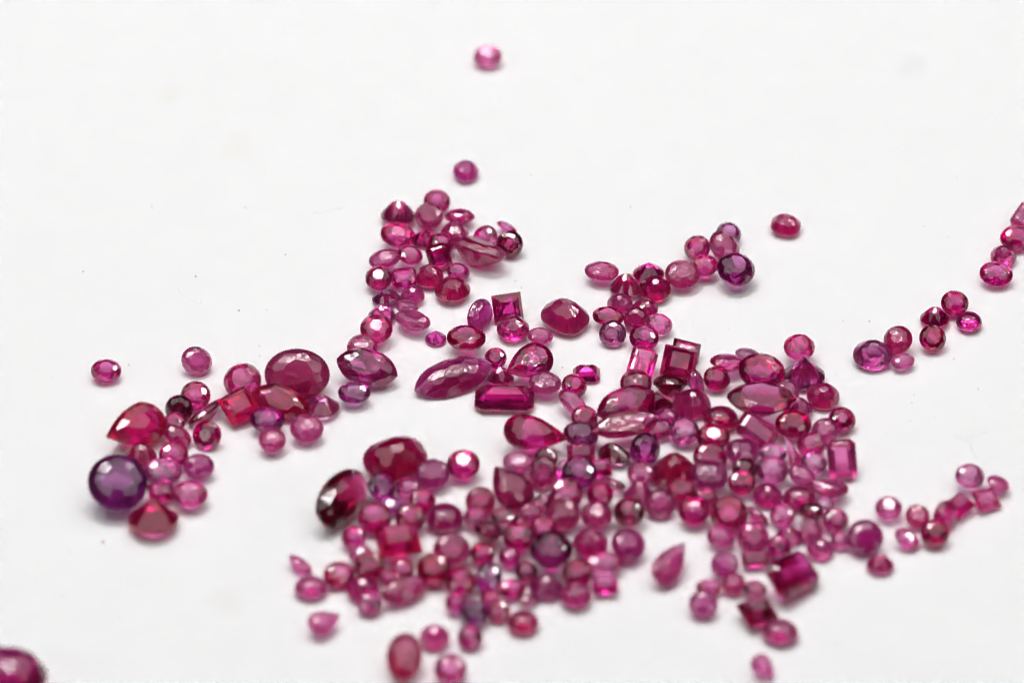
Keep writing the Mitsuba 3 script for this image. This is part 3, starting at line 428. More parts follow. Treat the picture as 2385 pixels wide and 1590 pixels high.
    ('R', 0.0203, 1, 35.2, -48.1, 208.7, 20864, (0.225, 0.419, 0.473, 1.0), 'pu', (-0.08905, -0.16255, 0.00688), 'dull mauve wine stone between black red oval and raspberry cushion'),
    ('R', 0.01744, 1, 21.1, -93.8, 310.6, 21418, (0.299, 0.384, 0.464, 0.0), 'pk', (-0.07007, -0.16356, 0.00647), 'small pink glittering stone below the raspberry cushion'),
    ('R', 0.02385, 0.92, 21.5, -90.2, 23.1, 21389, (0.219, 0.511, 0.504, 1.0), 'mm', (-0.05378, -0.15089, 0.00765), 'magenta wine cloudy round stone right of the raspberry cushion'),
    ('R', 0.02261, 1, 18.6, -89.6, 163.5, 21605, (0.273, 0.435, 0.496, 1.0), 'mg', (-0.03308, -0.14186, 0.0086), 'bright magenta lilac round stone with a white sparkle, apart above the front pile'),
    ('R', 0.01802, 1, 23.0, -69.4, 57.0, 22073, (0.214, 0.393, 0.534, 0.0), 'mg', (-0.06087, -0.17664, 0.00639), 'pink magenta stone behind the red magenta dome'),
    ('R', 0.0208, 1, 23.5, -95.5, 260.2, 22370, (0.227, 0.457, 0.536, 0.0), 'mg', (-0.06815, -0.19562, 0.00743), 'magenta stone with pink crescent glint left of the red magenta dome'),
    ('O', 0.01706, 0.8, 17.2, -81.0, 2.7, 21651, (0.227, 0.4, 0.47, 1.0), 'pu', (-0.08225, -0.17893, 0.00485), 'purple wine oval behind the stone with the big white flash'),
    ('R', 0.02332, 1, 20.1, -85.5, 224.2, 21769, (0.217, 0.499, 0.446, 0.0), 'rc', (-0.09261, -0.19483, 0.00729), 'wine round stone with a big white flash, left of the front pile'),
    ('C', 0.02585, 0.98, 0, 0, 0, 22931, (0.271, 0.381, 0.436, 1.0), 'mm', (-0.04528, -0.19289, 0.00567), 'red magenta dome with a round white spot, front pile'),
    ('R', 0.01696, 1, 22.8, -101.1, 133.6, 22018, (0.28, 0.467, 0.516, 1.0), 'mg', (-0.10591, -0.21302, 0.00665), 'small magenta purple bead below the blackish red oval'),
    ('S', 0.02886, 0.9, 10.0, -80.0, 12.0, 22873, (0.296, 0.455, 0.458, 1.0), 'rb', (-0.07632, -0.22104, 0.01002), 'big red square stone, left of the front pile'),
    ('R', 0.01502, 1, 16.2, -88.6, 110.3, 22709, (0.276, 0.374, 0.481, 0.0), 'pk', (-0.10166, -0.22884, 0.00568), 'tiny pink bead with a white flash, left of the big red square'),
    ('O', 0.01999, 0.6, 38.8, 37.1, -39.7, 21969, (0.286, 0.375, 0.523, 1.0), 'wm', (-0.14184, -0.23803, 0.00462), 'wine oval standing on edge at the far left of the front pile'),
    ('C', 0.02239, 0.86, 0, 0, 0, 22854, (0.27, 0.467, 0.476, 1.0), 'pm', (-0.13361, -0.26081, 0.00464), 'smooth mauve pink oval at the far left of the front pile'),
    ('O', 0.02182, 0.86, 28.0, -60.0, 20.0, 22953, (0.228, 0.465, 0.457, 0.0), 'wc', (-0.11553, -0.24987, 0.006), 'mauve wine oval with round pink spot, right of the smooth mauve pink oval'),
    ('R', 0.02059, 1, 27.8, -92.3, 221.8, 23279, (0.236, 0.513, 0.455, 1.0), 'rd', (-0.0952, -0.24203, 0.00689), 'red stone with fiery sparks below the big red square'),
    ('R', 0.02177, 1, 13.0, -90.0, 0.0, 23675, (0.401, 0.222, 0.256, 1.0), 'wm', (-0.09893, -0.26292, 0.00739), 'dull mauve wine dome in front of the fiery red stone'),
    ('R', 0.01674, 1, 33.9, -89.5, 54.2, 24246, (0.246, 0.396, 0.517, 0.0), 'pk', (-0.09426, -0.2778, 0.00555), 'pink stone with two bright spots, lowest of the left front pile'),
    ('O', 0.03358, 0.56, 28.7, -53.4, 27.4, 24372, (0.248, 0.374, 0.549, 1.0), 'pm', (-0.07288, -0.26565, 0.00691), 'large mauve oval slanting up to the right, front pile'),
    ('R', 0.02308, 1, 23.8, -92.2, 124.7, 24331, (0.223, 0.494, 0.498, 1.0), 'wc', (-0.05229, -0.24689, 0.0081), 'mauve wine stone with white flash, right end of the large slanting mauve oval'),
    ('R', 0.01498, 1, 29.3, -88.7, 34.4, 23811, (0.213, 0.481, 0.463, 1.0), 'rc', (-0.07253, -0.24321, 0.00498), 'small wine stone with pink dot behind the large slanting mauve oval'),
    ('O', 0.01683, 0.8, 21.3, -83.7, -34.2, 23673, (0.272, 0.48, 0.543, 1.0), 'mg', (-0.0809, -0.25295, 0.00537), 'magenta red stone between fiery red stone and slanting mauve oval'),
    ('P', 0.02347, 0.72, 16.9, -52.5, 32.7, 24128, (0.237, 0.362, 0.542, 1.0), 'pm', (-0.12396, -0.29685, 0.00662), 'matte pink pear alone at the front left'),
    ('R', 0.02505, 1, 30.8, -89.4, 224.4, 24082, (0.258, 0.513, 0.441, 1.0), 'pm', (-0.04031, -0.22914, 0.00849), 'pale pink mauve glassy dome, middle of the front pile'),
    ('R', 0.0169, 1, 20.9, -92.4, 331.8, 24603, (0.264, 0.368, 0.512, 1.0), 'wc', (-0.01951, -0.22935, 0.00638), 'wine pink stone right of the pale glassy dome'),
    ('R', 0.02199, 1, 19.1, -93.6, 88.6, 24615, (0.233, 0.391, 0.507, 0.0), 'rc', (0.00465, -0.21468, 0.00784), 'grey wine stone with a round white spot, front pile'),
    ('R', 0.01888, 1, 25.6, -89.9, 203.2, 24776, (0.248, 0.407, 0.529, 1.0), 'mg', (0.02126, -0.20619, 0.00713), 'pink stone with an oval white flash, behind the large blackish purple one'),
    ('R', 0.02913, 1, 9.2, -88.7, 155.5, 25642, (0.291, 0.395, 0.554, 1.0), 'dp', (0.02618, -0.2336, 0.01235), 'large blackish purple round stone, centre of the front pile'),
    ('O', 0.02243, 0.8, 32.0, -70.0, 80.0, 25438, (0.223, 0.376, 0.552, 0.0), 'pu', (-0.01606, -0.2525, 0.00605), 'upright plum stone with a pink glint, lower front pile'),
    ('R', 0.02117, 1, 24.7, -93.3, 229.7, 25113, (0.293, 0.454, 0.498, 0.0), 'mg', (-0.03401, -0.25876, 0.00792), 'magenta stone with a pink flash left of the upright plum stone'),
    ('R', 0.01426, 1, 21.7, -95.3, 180.9, 25686, (0.285, 0.446, 0.556, 0.0), 'mg', (-0.03704, -0.27769, 0.00587), 'small purple pink bead, left foot of the front pile'),
    ('R', 0.01918, 1, 31.2, -89.3, 251.3, 26292, (0.273, 0.488, 0.543, 0.0), 'pu', (-0.02507, -0.28848, 0.00685), 'dark purple stone with a pink spot, foot of the front pile'),
    ('R', 0.01663, 1, 28.3, -81.6, 242.2, 26957, (0.242, 0.363, 0.493, 0.0), 'rc', (-0.0277, -0.31062, 0.00568), 'wine stone with glowing pink underside, tip of the front pile'),
    ('R', 0.01548, 1, 27.7, -92.3, 200.1, 26600, (0.265, 0.473, 0.448, 1.0), 'wc', (-0.00874, -0.28462, 0.00541), 'dull wine magenta bead, foot of the front pile'),
    ('C', 0.021, 0.95, 0, 0, 0, 27370, (0.229, 0.464, 0.439, 1.0), 'rm', (0.00734, -0.29501, 0.00459), 'red dome with a soft round highlight at the foot of the front pile'),
    ('O', 0.01737, 0.6, 32.2, 62.5, 40.7, 26778, (0.22, 0.408, 0.615, 0.0), 'gd', (0.01001, -0.27279, 0.00407), 'dark olive wine oval above the red dome at the foot of the pile'),
    ('O', 0.0199, 0.7, 24.0, -60.0, 20.0, 26154, (0.221, 0.403, 0.607, 0.0), 'rd', (-0.00062, -0.26315, 0.00538), 'wine red slanting oval right of the upright plum stone'),
    ('R', 0.02302, 1, 169.8, -86.5, 9.8, 26642, (0.096, 0.632, 0.46, 1.0), 'mm', (0.02268, -0.25852, 0.00774), 'magenta cloudy cone, right of the dark olive oval'),
    ('R', 0.01996, 1, 27.9, -89.9, 190.0, 26703, (0.224, 0.429, 0.469, 1.0), 'mg', (0.04329, -0.24927, 0.00669), 'vivid magenta stone right below the large blackish purple one'),
    ('R', 0.02112, 1, 3.3, -97.7, 5.0, 27379, (0.402, 0.219, 0.315, 1.0), 'pl', (0.04228, -0.26987, 0.00783), 'dull mauve dome at the right foot of the front pile'),
    ('S', 0.0168, 0.9, 10.0, -90.0, 2.0, 27529, (0.237, 0.455, 0.436, 1.0), 'rc', (0.0618, -0.25869, 0.00529), 'wine red square right of the dull mauve dome'),
    ('R', 0.02415, 1, 6.2, -95.4, 255.9, 26057, (0.426, 0.262, 0.315, 1.0), 'wm', (0.05246, -0.21993, 0.00926), 'wine mauve dome right of the large blackish purple stone'),
    ('R', 0.0232, 1, 24.1, -61.8, 28.2, 26736, (0.234, 0.402, 0.546, 1.0), 'mm', (0.07706, -0.22329, 0.00853), 'mauve magenta bead at the right end of the front pile'),
    ('O', 0.02626, 0.62, 11.3, -85.3, -0.7, 26828, (0.243, 0.389, 0.552, 1.0), 'pk', (0.06103, -0.23863, 0.00659), 'clear bright pink oval below the mauve magenta bead'),
    ('P', 0.03748, 0.56, 37.1, -42.9, 64.4, 27974, (0.27, 0.366, 0.552, 1.0), 'pm', (0.10507, -0.24064, 0.00868), 'pink pear with upward point and pink shadow, alone between the front piles'),
    ('R', 0.02023, 1, 30.0, -90.0, 0.0, 23037, (0.235, 0.489, 0.487, 1.0), 'rm', (-0.02126, -0.17708, 0.007), 'dark red matte disc left of the big mauve kite shaped stone'),
    ('R', 0.01638, 1, 23.9, -100.7, 183.5, 23487, (0.292, 0.462, 0.555, 1.0), 'pk', (-0.02418, -0.19346, 0.00674), 'pink lilac glittering stone below the dark red matte disc'),
    ('O', 0.01956, 0.7, 11.8, -82.5, -2.9, 23782, (0.211, 0.433, 0.517, 1.0), 'gd', (-0.00481, -0.19097, 0.00518), 'flat dark wine oval below the big mauve kite shaped stone'),
    ('R', 0.02012, 1, 20.9, 54.9, 273.6, 24090, (0.297, 0.407, 0.555, 1.0), 'gd', (-0.01624, -0.21028, 0.00833), 'brownish dark wine stone in the shade of the front pile'),
    ('O', 0.02103, 0.8, 19.3, -89.5, -0.8, 22437, (0.211, 0.509, 0.458, 1.0), 'pm', (0.00424, -0.13607, 0.00567), 'pale rosy oval with a round white spot, left below the dark pear'),
    ('P', 0.03549, 0.8, 27.0, -56.1, 133.5, 23213, (0.27, 0.449, 0.519, 1.0), 'pl', (-0.00155, -0.16787, 0.01089), 'big mauve kite shaped stone left of the wine mauve upright stone'),
    ('R', 0.01596, 1, 28.0, -78.3, 16.7, 22597, (0.217, 0.429, 0.492, 0.0), 'gd', (0.02309, -0.13096, 0.00514), 'small dark stone with white and pink sparks under the dark pear'),
    ('O', 0.02417, 0.78, 38.1, -86.5, 86.4, 23161, (0.245, 0.515, 0.475, 1.0), 'pl', (0.02078, -0.14816, 0.00738), 'upright wine mauve stone with pink foot, right of the pale rosy oval'),
    ('R', 0.02417, 1, 22.2, -94.6, 300.8, 23764, (0.249, 0.371, 0.528, 0.0), 'pu', (0.04568, -0.15086, 0.00851), 'grey plum round stone with a pink foot, below the deep red rectangle'),
    ('O', 0.01718, 0.6, 24.0, -72.9, 78.3, 23418, (0.28, 0.475, 0.485, 0.0), 'mg', (0.03419, -0.14197, 0.00399), 'narrow magenta stone behind the grey plum round one'),
    ('R', 0.02312, 1, 28.6, -98.6, 67.5, 24078, (0.251, 0.44, 0.501, 1.0), 'pk', (0.03667, -0.17171, 0.0082), 'mauve stone with pale top glints, below the narrow magenta one'),
    ('O', 0.01644, 0.7, 20.9, -64.9, 63.2, 24147, (0.242, 0.512, 0.545, 0.0), 'gd', (0.01971, -0.17605, 0.00442), 'small dark wine oval left of the mauve stone with pale top glints'),
    ('R', 0.02395, 1, 25.8, -103.7, 162.4, 24841, (0.279, 0.395, 0.446, 1.0), 'pm', (0.0344, -0.19219, 0.00836), 'cloudy mauve pink stone behind the large blackish purple one'),
    ('R', 0.02144, 1, 18.7, -87.6, 182.9, 25240, (0.296, 0.429, 0.482, 1.0), 'pm', (0.05702, -0.19303, 0.00831), 'mauve pink cloudy stone right of the stone with red blue spark'),
    ('O', 0.03315, 0.7, 20.0, -98.8, 86.3, 26445, (0.212, 0.42, 0.539, 1.0), 'rm', (-0.07021, -0.33297, 0.00867), 'large matte red oval standing end on at the bottom edge'),
    ('R', 0.01971, 1, 14.0, -90.0, 0.0, 26363, (0.43, 0.227, 0.293, 1.0), 'pm', (-0.051, -0.30999, 0.00732), 'mauve pink bead right of the large matte red oval'),
    ('R', 0.02143, 1, 33.2, -75.7, 253.6, 27597, (0.233, 0.378, 0.447, 1.0), 'pk', (-0.0405, -0.34266, 0.00721), 'mauve round stone with a heart shaped white flash at the bottom edge'),
    ('R', 0.01263, 1, 20.4, -103.8, 184.7, 28759, (0.251, 0.394, 0.445, 1.0), 'li', (0.21116, -0.17865, 0.00452), 'tiny bright lilac stone under the purple pink kite shaped one'),
    ('R', 0.01515, 1, 23.3, -94.3, 117.8, 24120, (0.21, 0.428, 0.534, 1.0), 'pl', (0.01243, -0.18773, 0.0055), 'small dull mauve stone below right of the big mauve kite shaped one'),
    ('R', 0.0156, 1, 22.4, -95.7, 279.9, 25872, (0.27, 0.459, 0.461, 1.0), 'gd', (0.00961, -0.24569, 0.00559), 'dark wine bead left below the large blackish purple stone'),
    ('R', 0.01564, 1, 18.5, -89.2, 242.7, 25138, (0.292, 0.444, 0.503, 0.0), 'mg', (-0.0016, -0.23189, 0.00608), 'magenta stone with pink glow right below the grey wine one with round white spot'),
    ('R', 0.01365, 1, 21.7, -100.1, 6.1, 26142, (0.28, 0.455, 0.552, 1.0), 'wc', (-0.01448, -0.27296, 0.00561), 'tiny dark wine bead under the upright plum stone'),
]
THREADS = [('hair', 'grey', 'thin curved grey hair lying on the paper above the lilac stone', [(0.30347, -0.10057, 8e-05), (0.30651, -0.10246, 8e-05), (0.30956, -0.10426, 8e-05), (0.31158, -0.10567, 8e-05), (0.31304, -0.10767, 8e-05), (0.31381, -0.11227, 8e-05), (0.31512, -0.11666, 8e-05), (0.31688, -0.12224, 8e-05), (0.31979, -0.12622, 8e-05), (0.32378, -0.1294, 8e-05)]), ('lint_thread', 'pink', 'fine pink lint thread branching right beside the grey hair', [(0.31063, -0.10386, 8e-05), (0.31381, -0.10346, 8e-05), (0.31601, -0.10186, 8e-05), (0.31857, -0.09872, 8e-05), (0.32205, -0.09772, 8e-05), (0.32553, -0.09671, 8e-05), (0.32755, -0.09382, 8e-05)]), ('lint_thread_001', 'yellow', 'faint yellowish curled lint thread left of the back cluster', [(-0.23136, 0.06701, 8e-05), (-0.2358, 0.06213, 8e-05), (-0.23466, 0.05361, 8e-05), (-0.22987, 0.04996, 8e-05), (-0.22652, 0.0439, 8e-05), (-0.22179, 0.04148, 8e-05), (-0.2188, 0.0439, 8e-05), (-0.21818, 0.04754, 8e-05)]), ('hair_001', 'grey', 'short faint grey hair behind the left of the back cluster', [(-0.14345, 0.14428, 8e-05), (-0.13635, 0.14328, 8e-05), (-0.13013, 0.14629, 8e-05), (-0.12233, 0.14931, 8e-05), (-0.1192, 0.14981, 8e-05)])]
SPECKS = [(-0.224, 0.0714, 0.0007, 'b'), (-0.1914, 0.1492, 0.00056, 'g'), (-0.2587, 0.1502, 0.00056, 't'), (-0.1922, 0.0338, 0.0007, 'g'), (-0.1729, 0.0343, 0.00042, 'g'), (-0.1612, 0.096, 0.00042, 'b'), (-0.3043, 0.0767, 0.00042, 'b'), (0.274, -0.085, 0.00042, 'g'), (0.2509, 0.022, 0.00056, 't'), (0.2325, 0.0225, 0.00042, 'g'), (0.2762, -0.066, 0.00042, 'g'), (0.3227, -0.0513, 0.00042, 'g'), (0.1503, -0.0705, 0.00042, 'b'), (0.0068, 0.059, 0.00056, 't'), (0.0351, -0.0279, 0.00042, 'g'), (0.0023, 0.0662, 0.00042, 'g'), (-0.2666, -0.0256, 0.00042, 'g'), (-0.1765, -0.0051, 0.00042, 'g'), (0.3076, -0.0191, 0.00042, 'p'), (0.085, 0.1502, 0.00056, 't'), (0.2778, -0.0573, 0.00042, 't'), (-0.2747, -0.2096, 0.00084, 'p'), (0.2545, 0.0023, 0.00028, 't'), (0.1344, 0.0023, 0.00028, 'g'), (0.1488, -0.0723, 0.00028, 'b'), (-0.2659, 0.0005, 0.00019, 'b'), (-0.238, -0.3002, 0.0001, 'g'), (-0.2496, -0.3135, 0.00019, 't'), (0.008, -0.1182, 0.00013, 'g'), (-0.2492, -0.2057, 0.0002, 'g'), (0.2252, -0.0362, 0.00025, 'g'), (-0.21, -0.0396, 0.00017, 't'), (0.0681, 0.204, 0.00022, 'g'), (0.2772, 0.2905, 0.00016, 'b'), (-0.283, -0.2787, 0.00016, 'g'), (-0.2463, -0.1257, 0.00012, 'g'), (-0.2164, 0.3705, 0.00012, 't'), (-0.1109, 0.0232, 0.00024, 'b'), (-0.1232, 0.3843, 0.00011, 'b'), (0.3574, 0.0301, 0.0002, 't'), (-0.3183, -0.2451, 0.00018, 'g'), (-0.1405, 0.1391, 0.0001, 'b'), (-0.3251, -0.2405, 0.00016, 'g'), (-0.2583, -0.1719, 0.00012, 't'), (0.0668, -0.2786, 9e-05, 'g'), (0.2282, 0.2403, 0.0001, 'b'), (-0.1437, -0.1635, 0.00017, 'g'), (0.2629, 0.2185, 0.00014, 'g'), (0.3227, -0.3086, 0.00014, 'g'), (-0.047, 0.1415, 0.00021, 't'), (-0.3138, 0.0722, 0.00013, 'g'), (0.2391, -0.1737, 0.00018, 'g'), (0.1325, -0.2009, 0.00024, 'b'), (-0.2464, -0.092, 0.00011, 'b'), (0.1943, -0.2779, 0.00021, 'g'), (-0.3392, 0.1064, 0.00011, 'g'), (-0.2641, 0.1968, 0.00015, 't'), (-0.299, -0.2616, 0.00019, 'g'), (-0.0013, 0.3321, 0.00019, 'g'), (-0.2052, 0.3658, 0.0001, 't'), (0.1005, 0.1333, 0.00019, 'g'), (-0.1116, 0.2889, 0.00014, 't'), (0.3119, 0.3013, 0.0001, 'g'), (0.0414, -0.3234, 0.00024, 'g'), (-0.2975, -0.2182, 0.0002, 'b'), (-0.2561, 0.0262, 9e-05, 'g'), (0.1502, -0.217, 0.00021, 't'), (-0.1602, -0.2068, 0.00013, 'g'), (-0.0785, 0.0016, 0.00013, 'g'), (0.0747, -0.075, 0.00013, 'b'), (-0.099, -0.1688, 0.00013, 'b'), (0.2164, 0.0638, 0.00018, 'g'), (0.0136, 0.1862, 0.00025, 'b'), (-0.2963, 0.1332, 0.00018, 'b'), (-0.2372, -0.2134, 0.00022, 'g'), (0.0929, -0.2826, 0.00021, 'g'), (0.106, 0.1214, 0.00021, 'g'), (-0.0866, 0.2704, 0.00023, 'g'), (0.1737, -0.0439, 0.00022, 'b'), (-0.037, -0.0484, 0.0001, 'g'), (0.219, -0.1484, 0.00022, 'g'), (-0.0027, -0.269, 0.0001, 'g'), (-0.0977, 0.3219, 0.00019, 't'), (-0.0326, 0.0537, 0.00023, 't'), (0.0847, 0.0648, 0.00017, 'g'), (-0.0004, 0.2861, 0.00017, 'g'), (-0.2524, 0.3889, 0.0001, 't'), (-0.027, -0.3306, 9e-05, 'b'), (0.0272, 0.2976, 0.00016, 't'), (-0.2035, -0.1544, 0.00018, 'g'), (-0.1666, -0.2593, 0.00022, 'g'), (-0.0463, 0.0711, 0.00021, 'g'), (-0.3158, 0.2656, 0.00015, 't'), (0.0059, 0.3382, 9e-05, 'g'), (-0.079, -0.172, 0.00019, 'g'), (-0.3596, 0.3604, 0.00016, 't'), (0.3027, 0.102, 0.00024, 't'), (0.3112, 0.0702, 0.00021, 'b'), (-0.2454, -0.0553, 0.0001, 'g'), (0.1121, -0.2202, 0.00024, 'g'), (-0.2595, -0.2831, 0.00023, 'g'), (0.3304, -0.0689, 0.0002, 'g'), (-0.2335, 0.1592, 0.00021, 'g'), (-0.1221, -0.1386, 0.00017, 'g'), (0.3509, 0.2599, 0.00017, 'g'), (-0.2297, -0.3063, 0.00017, 'g'), (-0.2344, -0.069, 0.00015, 'g'), (-0.2853, 0.3711, 0.00015, 'b'), (0.0128, -0.2814, 0.00024, 'g'), (0.2999, -0.2137, 0.00017, 't'), (-0.0745, 0.0756, 9e-05, 'g'), (0.2217, 0.1954, 9e-05, 'b'), (0.1573, 0.0479, 0.00015, 'g'), (0.119, 0.2625, 9e-05, 't'), (0.0207, -0.2585, 0.00016, 'g'), (0.2194, 0.3834, 9e-05, 't'), (-0.2084, 0.3417, 0.00011, 'g'), (-0.0917, 0.1237, 0.00018, 'g'), (-0.1005, 0.2452, 0.00018, 't'), (-0.3621, 0.0869, 0.00014, 't'), (-0.3192, -0.04, 0.00019, 'g'), (0.168, -0.3195, 0.00015, 'b'), (-0.0432, 0.2202, 0.00024, 'b'), (0.1659, -0.3098, 0.00022, 'b'), (-0.2853, 0.3853, 0.00012, 't'), (-0.0613, -0.1358, 0.00016, 'b'), (0.1986, 0.3389, 0.0002, 'g'), (-0.3346, 0.1933, 0.00021, 'g'), (-0.0698, 0.157, 0.00023, 'b'), (-0.1724, 0.3721, 0.00013, 'g'), (0.2346, 0.2959, 0.00025, 'g'), (-0.2111, 0.1479, 0.00018, 'g'), (-0.0914, 0.3108, 0.00015, 'g'), (-0.3533, 0.2131, 0.00024, 'g'), (-0.16, -0.1299, 0.00024, 'g'), (-0.1487, 0.0934, 0.00021, 'g'), (0.0852, 0.2494, 0.00012, 'b'), (0.1795, -0.1493, 0.00024, 'g'), (-0.0594, 0.2868, 0.00024, 'b'), (0.1385, -0.0561, 0.0002, 'g'), (-0.111, -0.0554, 0.00017, 'g'), (0.1411, -0.3054, 0.00023, 'b'), (-0.0862, -0.2993, 0.00015, 'g'), (0.2277, 0.3204, 0.00016, 'g'), (0.2101, -0.2665, 0.00011, 'g'), (0.0824, -0.0942, 0.00011, 'g'), (0.036, -0.3223, 0.00012, 't'), (0.0183, 0.1343, 0.00019, 'b'), (0.0091, 0.1333, 0.00017, 'b'), (-0.0868, -0.2753, 0.00016, 'b'), (-0.1789, 0.1892, 0.00025, 'g'), (-0.1267, -0.2602, 0.00019, 'g'), (-0.2267, -0.309, 0.00022, 't'), (0.0473, -0.1507, 0.00021, 'g'), (0.1, 0.2094, 9e-05, 'g'), (0.1268, 0.019, 0.00024, 't'), (0.2133, -0.3383, 0.00024, 'g'), (0.3489, 0.2656, 0.00011, 'g'), (-0.1047, 0.3015, 0.00011, 'g'), (-0.3252, -0.3035, 0.00015, 'b'), (-0.0315, -0.1746, 0.00022, 'b'), (-0.0834, -0.0261, 0.0001, 'g'), (-0.2038, 0.146, 0.00014, 'g'), (0.055, 0.1271, 0.00014, 'g'), (-0.3748, 0.3942, 9e-05, 't'), (0.2569, -0.0975, 0.00021, 'g'), (-0.1908, -0.2947, 0.00013, 't'), (0.0132, -0.1312, 0.00022, 'g'), (-0.0175, 0.3599, 0.00013, 'g'), (0.3261, -0.2848, 0.00018, 'g'), (0.2948, 0.1278, 0.00025, 'b'), (-0.0387, 0.2658, 0.00018, 'g'), (0.1349, -0.124, 9e-05, 'g'), (0.0941, -0.2958, 0.0002, 'g'), (0.0079, -0.2209, 0.00011, 't'), (0.2856, 0.0476, 0.00023, 'g'), (0.0849, -0.2456, 0.00021, 'g'), (0.0806, -0.3281, 0.0001, 'g'), (0.0347, -0.3176, 0.0002, 'g'), (-0.1441, 0.3079, 0.00016, 'b'), (-0.0223, -0.0872, 0.00013, 'g'), (0.2805, 0.1619, 0.0001, 'b'), (0.3273, 0.2653, 0.00013, 'g'), (0.3119, 0.1152, 0.00023, 'g'), (0.2886, 0.2024, 0.00012, 'g'), (0.1624, -0.3404, 0.00025, 'b'), (0.2779, -0.3388, 0.00018, 'b'), (-0.2427, -0.2475, 0.00015, 'b'), (0.0007, 0.369, 9e-05, 'g'), (-0.1665, -0.0703, 0.00021, 't'), (0.2147, -0.3087, 0.00019, 't'), (0.1654, -0.0641, 0.0001, 'b'), (0.1942, 0.2305, 0.00022, 'g'), (-0.0276, 0.3928, 0.00018, 'g'), (-0.3154, 0.1834, 0.00014, 'g'), (-0.1074, -0.1493, 0.00011, 'g'), (0.072, -0.3121, 0.0001, 'g'), (-0.3145, 0.2391, 0.00012, 'g'), (-0.3162, 0.2246, 0.00012, 'g'), (-0.0143, -0.1075, 0.00015, 'g'), (-0.3, 0.1818, 0.00011, 'g'), (-0.0129, -0.2621, 0.00021, 'g'), (-0.3534, 0.3414, 0.00016, 'g'), (-0.0952, -0.1321, 0.0001, 'g'), (0.1317, -0.0501, 0.00017, 'g'), (0.3037, 0.3033, 0.00012, 'g'), (0.0438, -0.3343, 0.00025, 'g'), (0.0603, -0.1856, 0.0002, 'g'), (0.0752, 0.1482, 0.00015, 'g'), (-0.264, 0.3916, 0.00023, 'b'), (0.186, 0.1621, 0.00016, 'b'), (-0.2286, -0.0748, 0.00023, 'g'), (0.3211, 0.1839, 0.0002, 'b'), (-0.2659, -0.0268, 0.0001, 'b'), (0.0308, 0.1161, 0.00014, 'g'), (0.1515, 0.0141, 0.00015, 'g'), (-0.1487, -0.2459, 0.00025, 'g'), (-0.0864, -0.2619, 0.00023, 't'), (-0.1576, -0.1417, 0.00014, 'g'), (0.3321, 0.1021, 0.00021, 'g'), (-0.1951, -0.2586, 0.00014, 'b'), (-0.2976, 0.3561, 0.00016, 'b'), (-0.1563, -0.2424, 0.00013, 'b'), (0.2659, 0.3705, 0.00013, 'g'), (-0.0382, 0.1131, 0.00015, 'g'), (0.2489, -0.0584, 0.00019, 'b'), (0.2204, -0.0013, 0.00021, 'g'), (0.292, -0.0819, 0.00016, 'g'), (0.2845, -0.1897, 0.00022, 'g'), (-0.2012, 0.0474, 0.00024, 't'), (0.2235, -0.0285, 0.00012, 'g'), (-0.0947, 0.3342, 0.0002, 'g'), (-0.3467, 0.1516, 0.00022, 'b'), (-0.2134, -0.0273, 0.00022, 'b'), (-0.256, -0.2875, 0.00021, 'g'), (0.0476, 0.127, 0.00018, 't'), (-0.288, 0.296, 9e-05, 'g'), (-0.2446, 0.1958, 0.00019, 'g'), (0.0621, -0.2289, 0.0001, 'g'), (-0.0844, 0.3316, 0.00016, 'g'), (-0.3284, 0.3108, 0.00015, 'g'), (0.1942, 0.1669, 0.00021, 'g'), (-0.1529, 0.0213, 0.0001, 'g'), (-0.0362, -0.0613, 0.00023, 'g'), (0.2126, -0.0512, 0.00018, 'g'), (-0.3053, -0.268, 0.00013, 't'), (0.0262, -0.2881, 0.00019, 'g'), (0.3652, 0.2065, 0.0002, 'g'), (0.0095, -0.0931, 0.00018, 'g'), (-0.1146, -0.1031, 0.0001, 't'), (-0.0352, 0.2217, 0.00018, 'g'), (0.1283, 0.2936, 0.00014, 'g'), (0.0738, 0.3296, 0.00012, 'g'), (-0.0376, 0.0361, 9e-05, 'g'), (-0.1904, -0.0804, 0.00012, 't'), (0.07, 0.1116, 0.00014, 'g'), (0.061, -0.0719, 0.0002, 'g'), (-0.1756, 0.3213, 0.00013, 'b'), (0.0778, 0.0643, 0.00014, 'g'), (-0.2837, -0.0708, 0.0001, 'g'), (0.1326, -0.0899, 0.00011, 'g'), (-0.0972, -0.3086, 0.0001, 'g'), (-0.0448, -0.083, 0.00015, 'b'), (-0.267, -0.0459, 9e-05, 't'), (0.2176, 0.0954, 0.00018, 't'), (0.0185, -0.334, 9e-05, 'g'), (-0.064, -0.2052, 0.00021, 'g'), (-0.0588, 0.3887, 0.0002, 'g'), (-0.2694, -0.0955, 0.00016, 'g'), (-0.1431, 0.177, 0.00017, 'b'), (-0.072, -0.3093, 0.00017, 'g'), (-0.1759, -0.0157, 0.00024, 'b'), (0.1203, -0.2808, 0.00021, 't'), (0.1302, 0.0539, 0.00011, 't'), (0.0903, -0.3263, 0.00014, 'b'), (0.2806, 0.2174, 0.00025, 'g'), (-0.3322, 0.1334, 0.00025, 't'), (0.3275, -0.1238, 0.00011, 'g'), (-0.1691, -0.3109, 0.00022, 'g'), (-0.0494, -0.1872, 0.00024, 'g'), (0.2768, 0.1767, 0.00014, 'g'), (-0.3419, 0.2647, 0.00018, 't'), (0.0343, 0.2567, 0.00021, 'g'), (-0.2775, 0.2267, 0.00013, 'g'), (0.2134, -0.1816, 0.00021, 'g')]
NAMES = {'R': 'round_gem', 'O': 'oval_gem', 'K': 'cushion_gem', 'M': 'marquise_gem', 'P': 'pear_gem', 'E': 'step_cut_gem', 'S': 'square_gem', 'T': 'triangular_gem', 'C': 'domed_gem'}
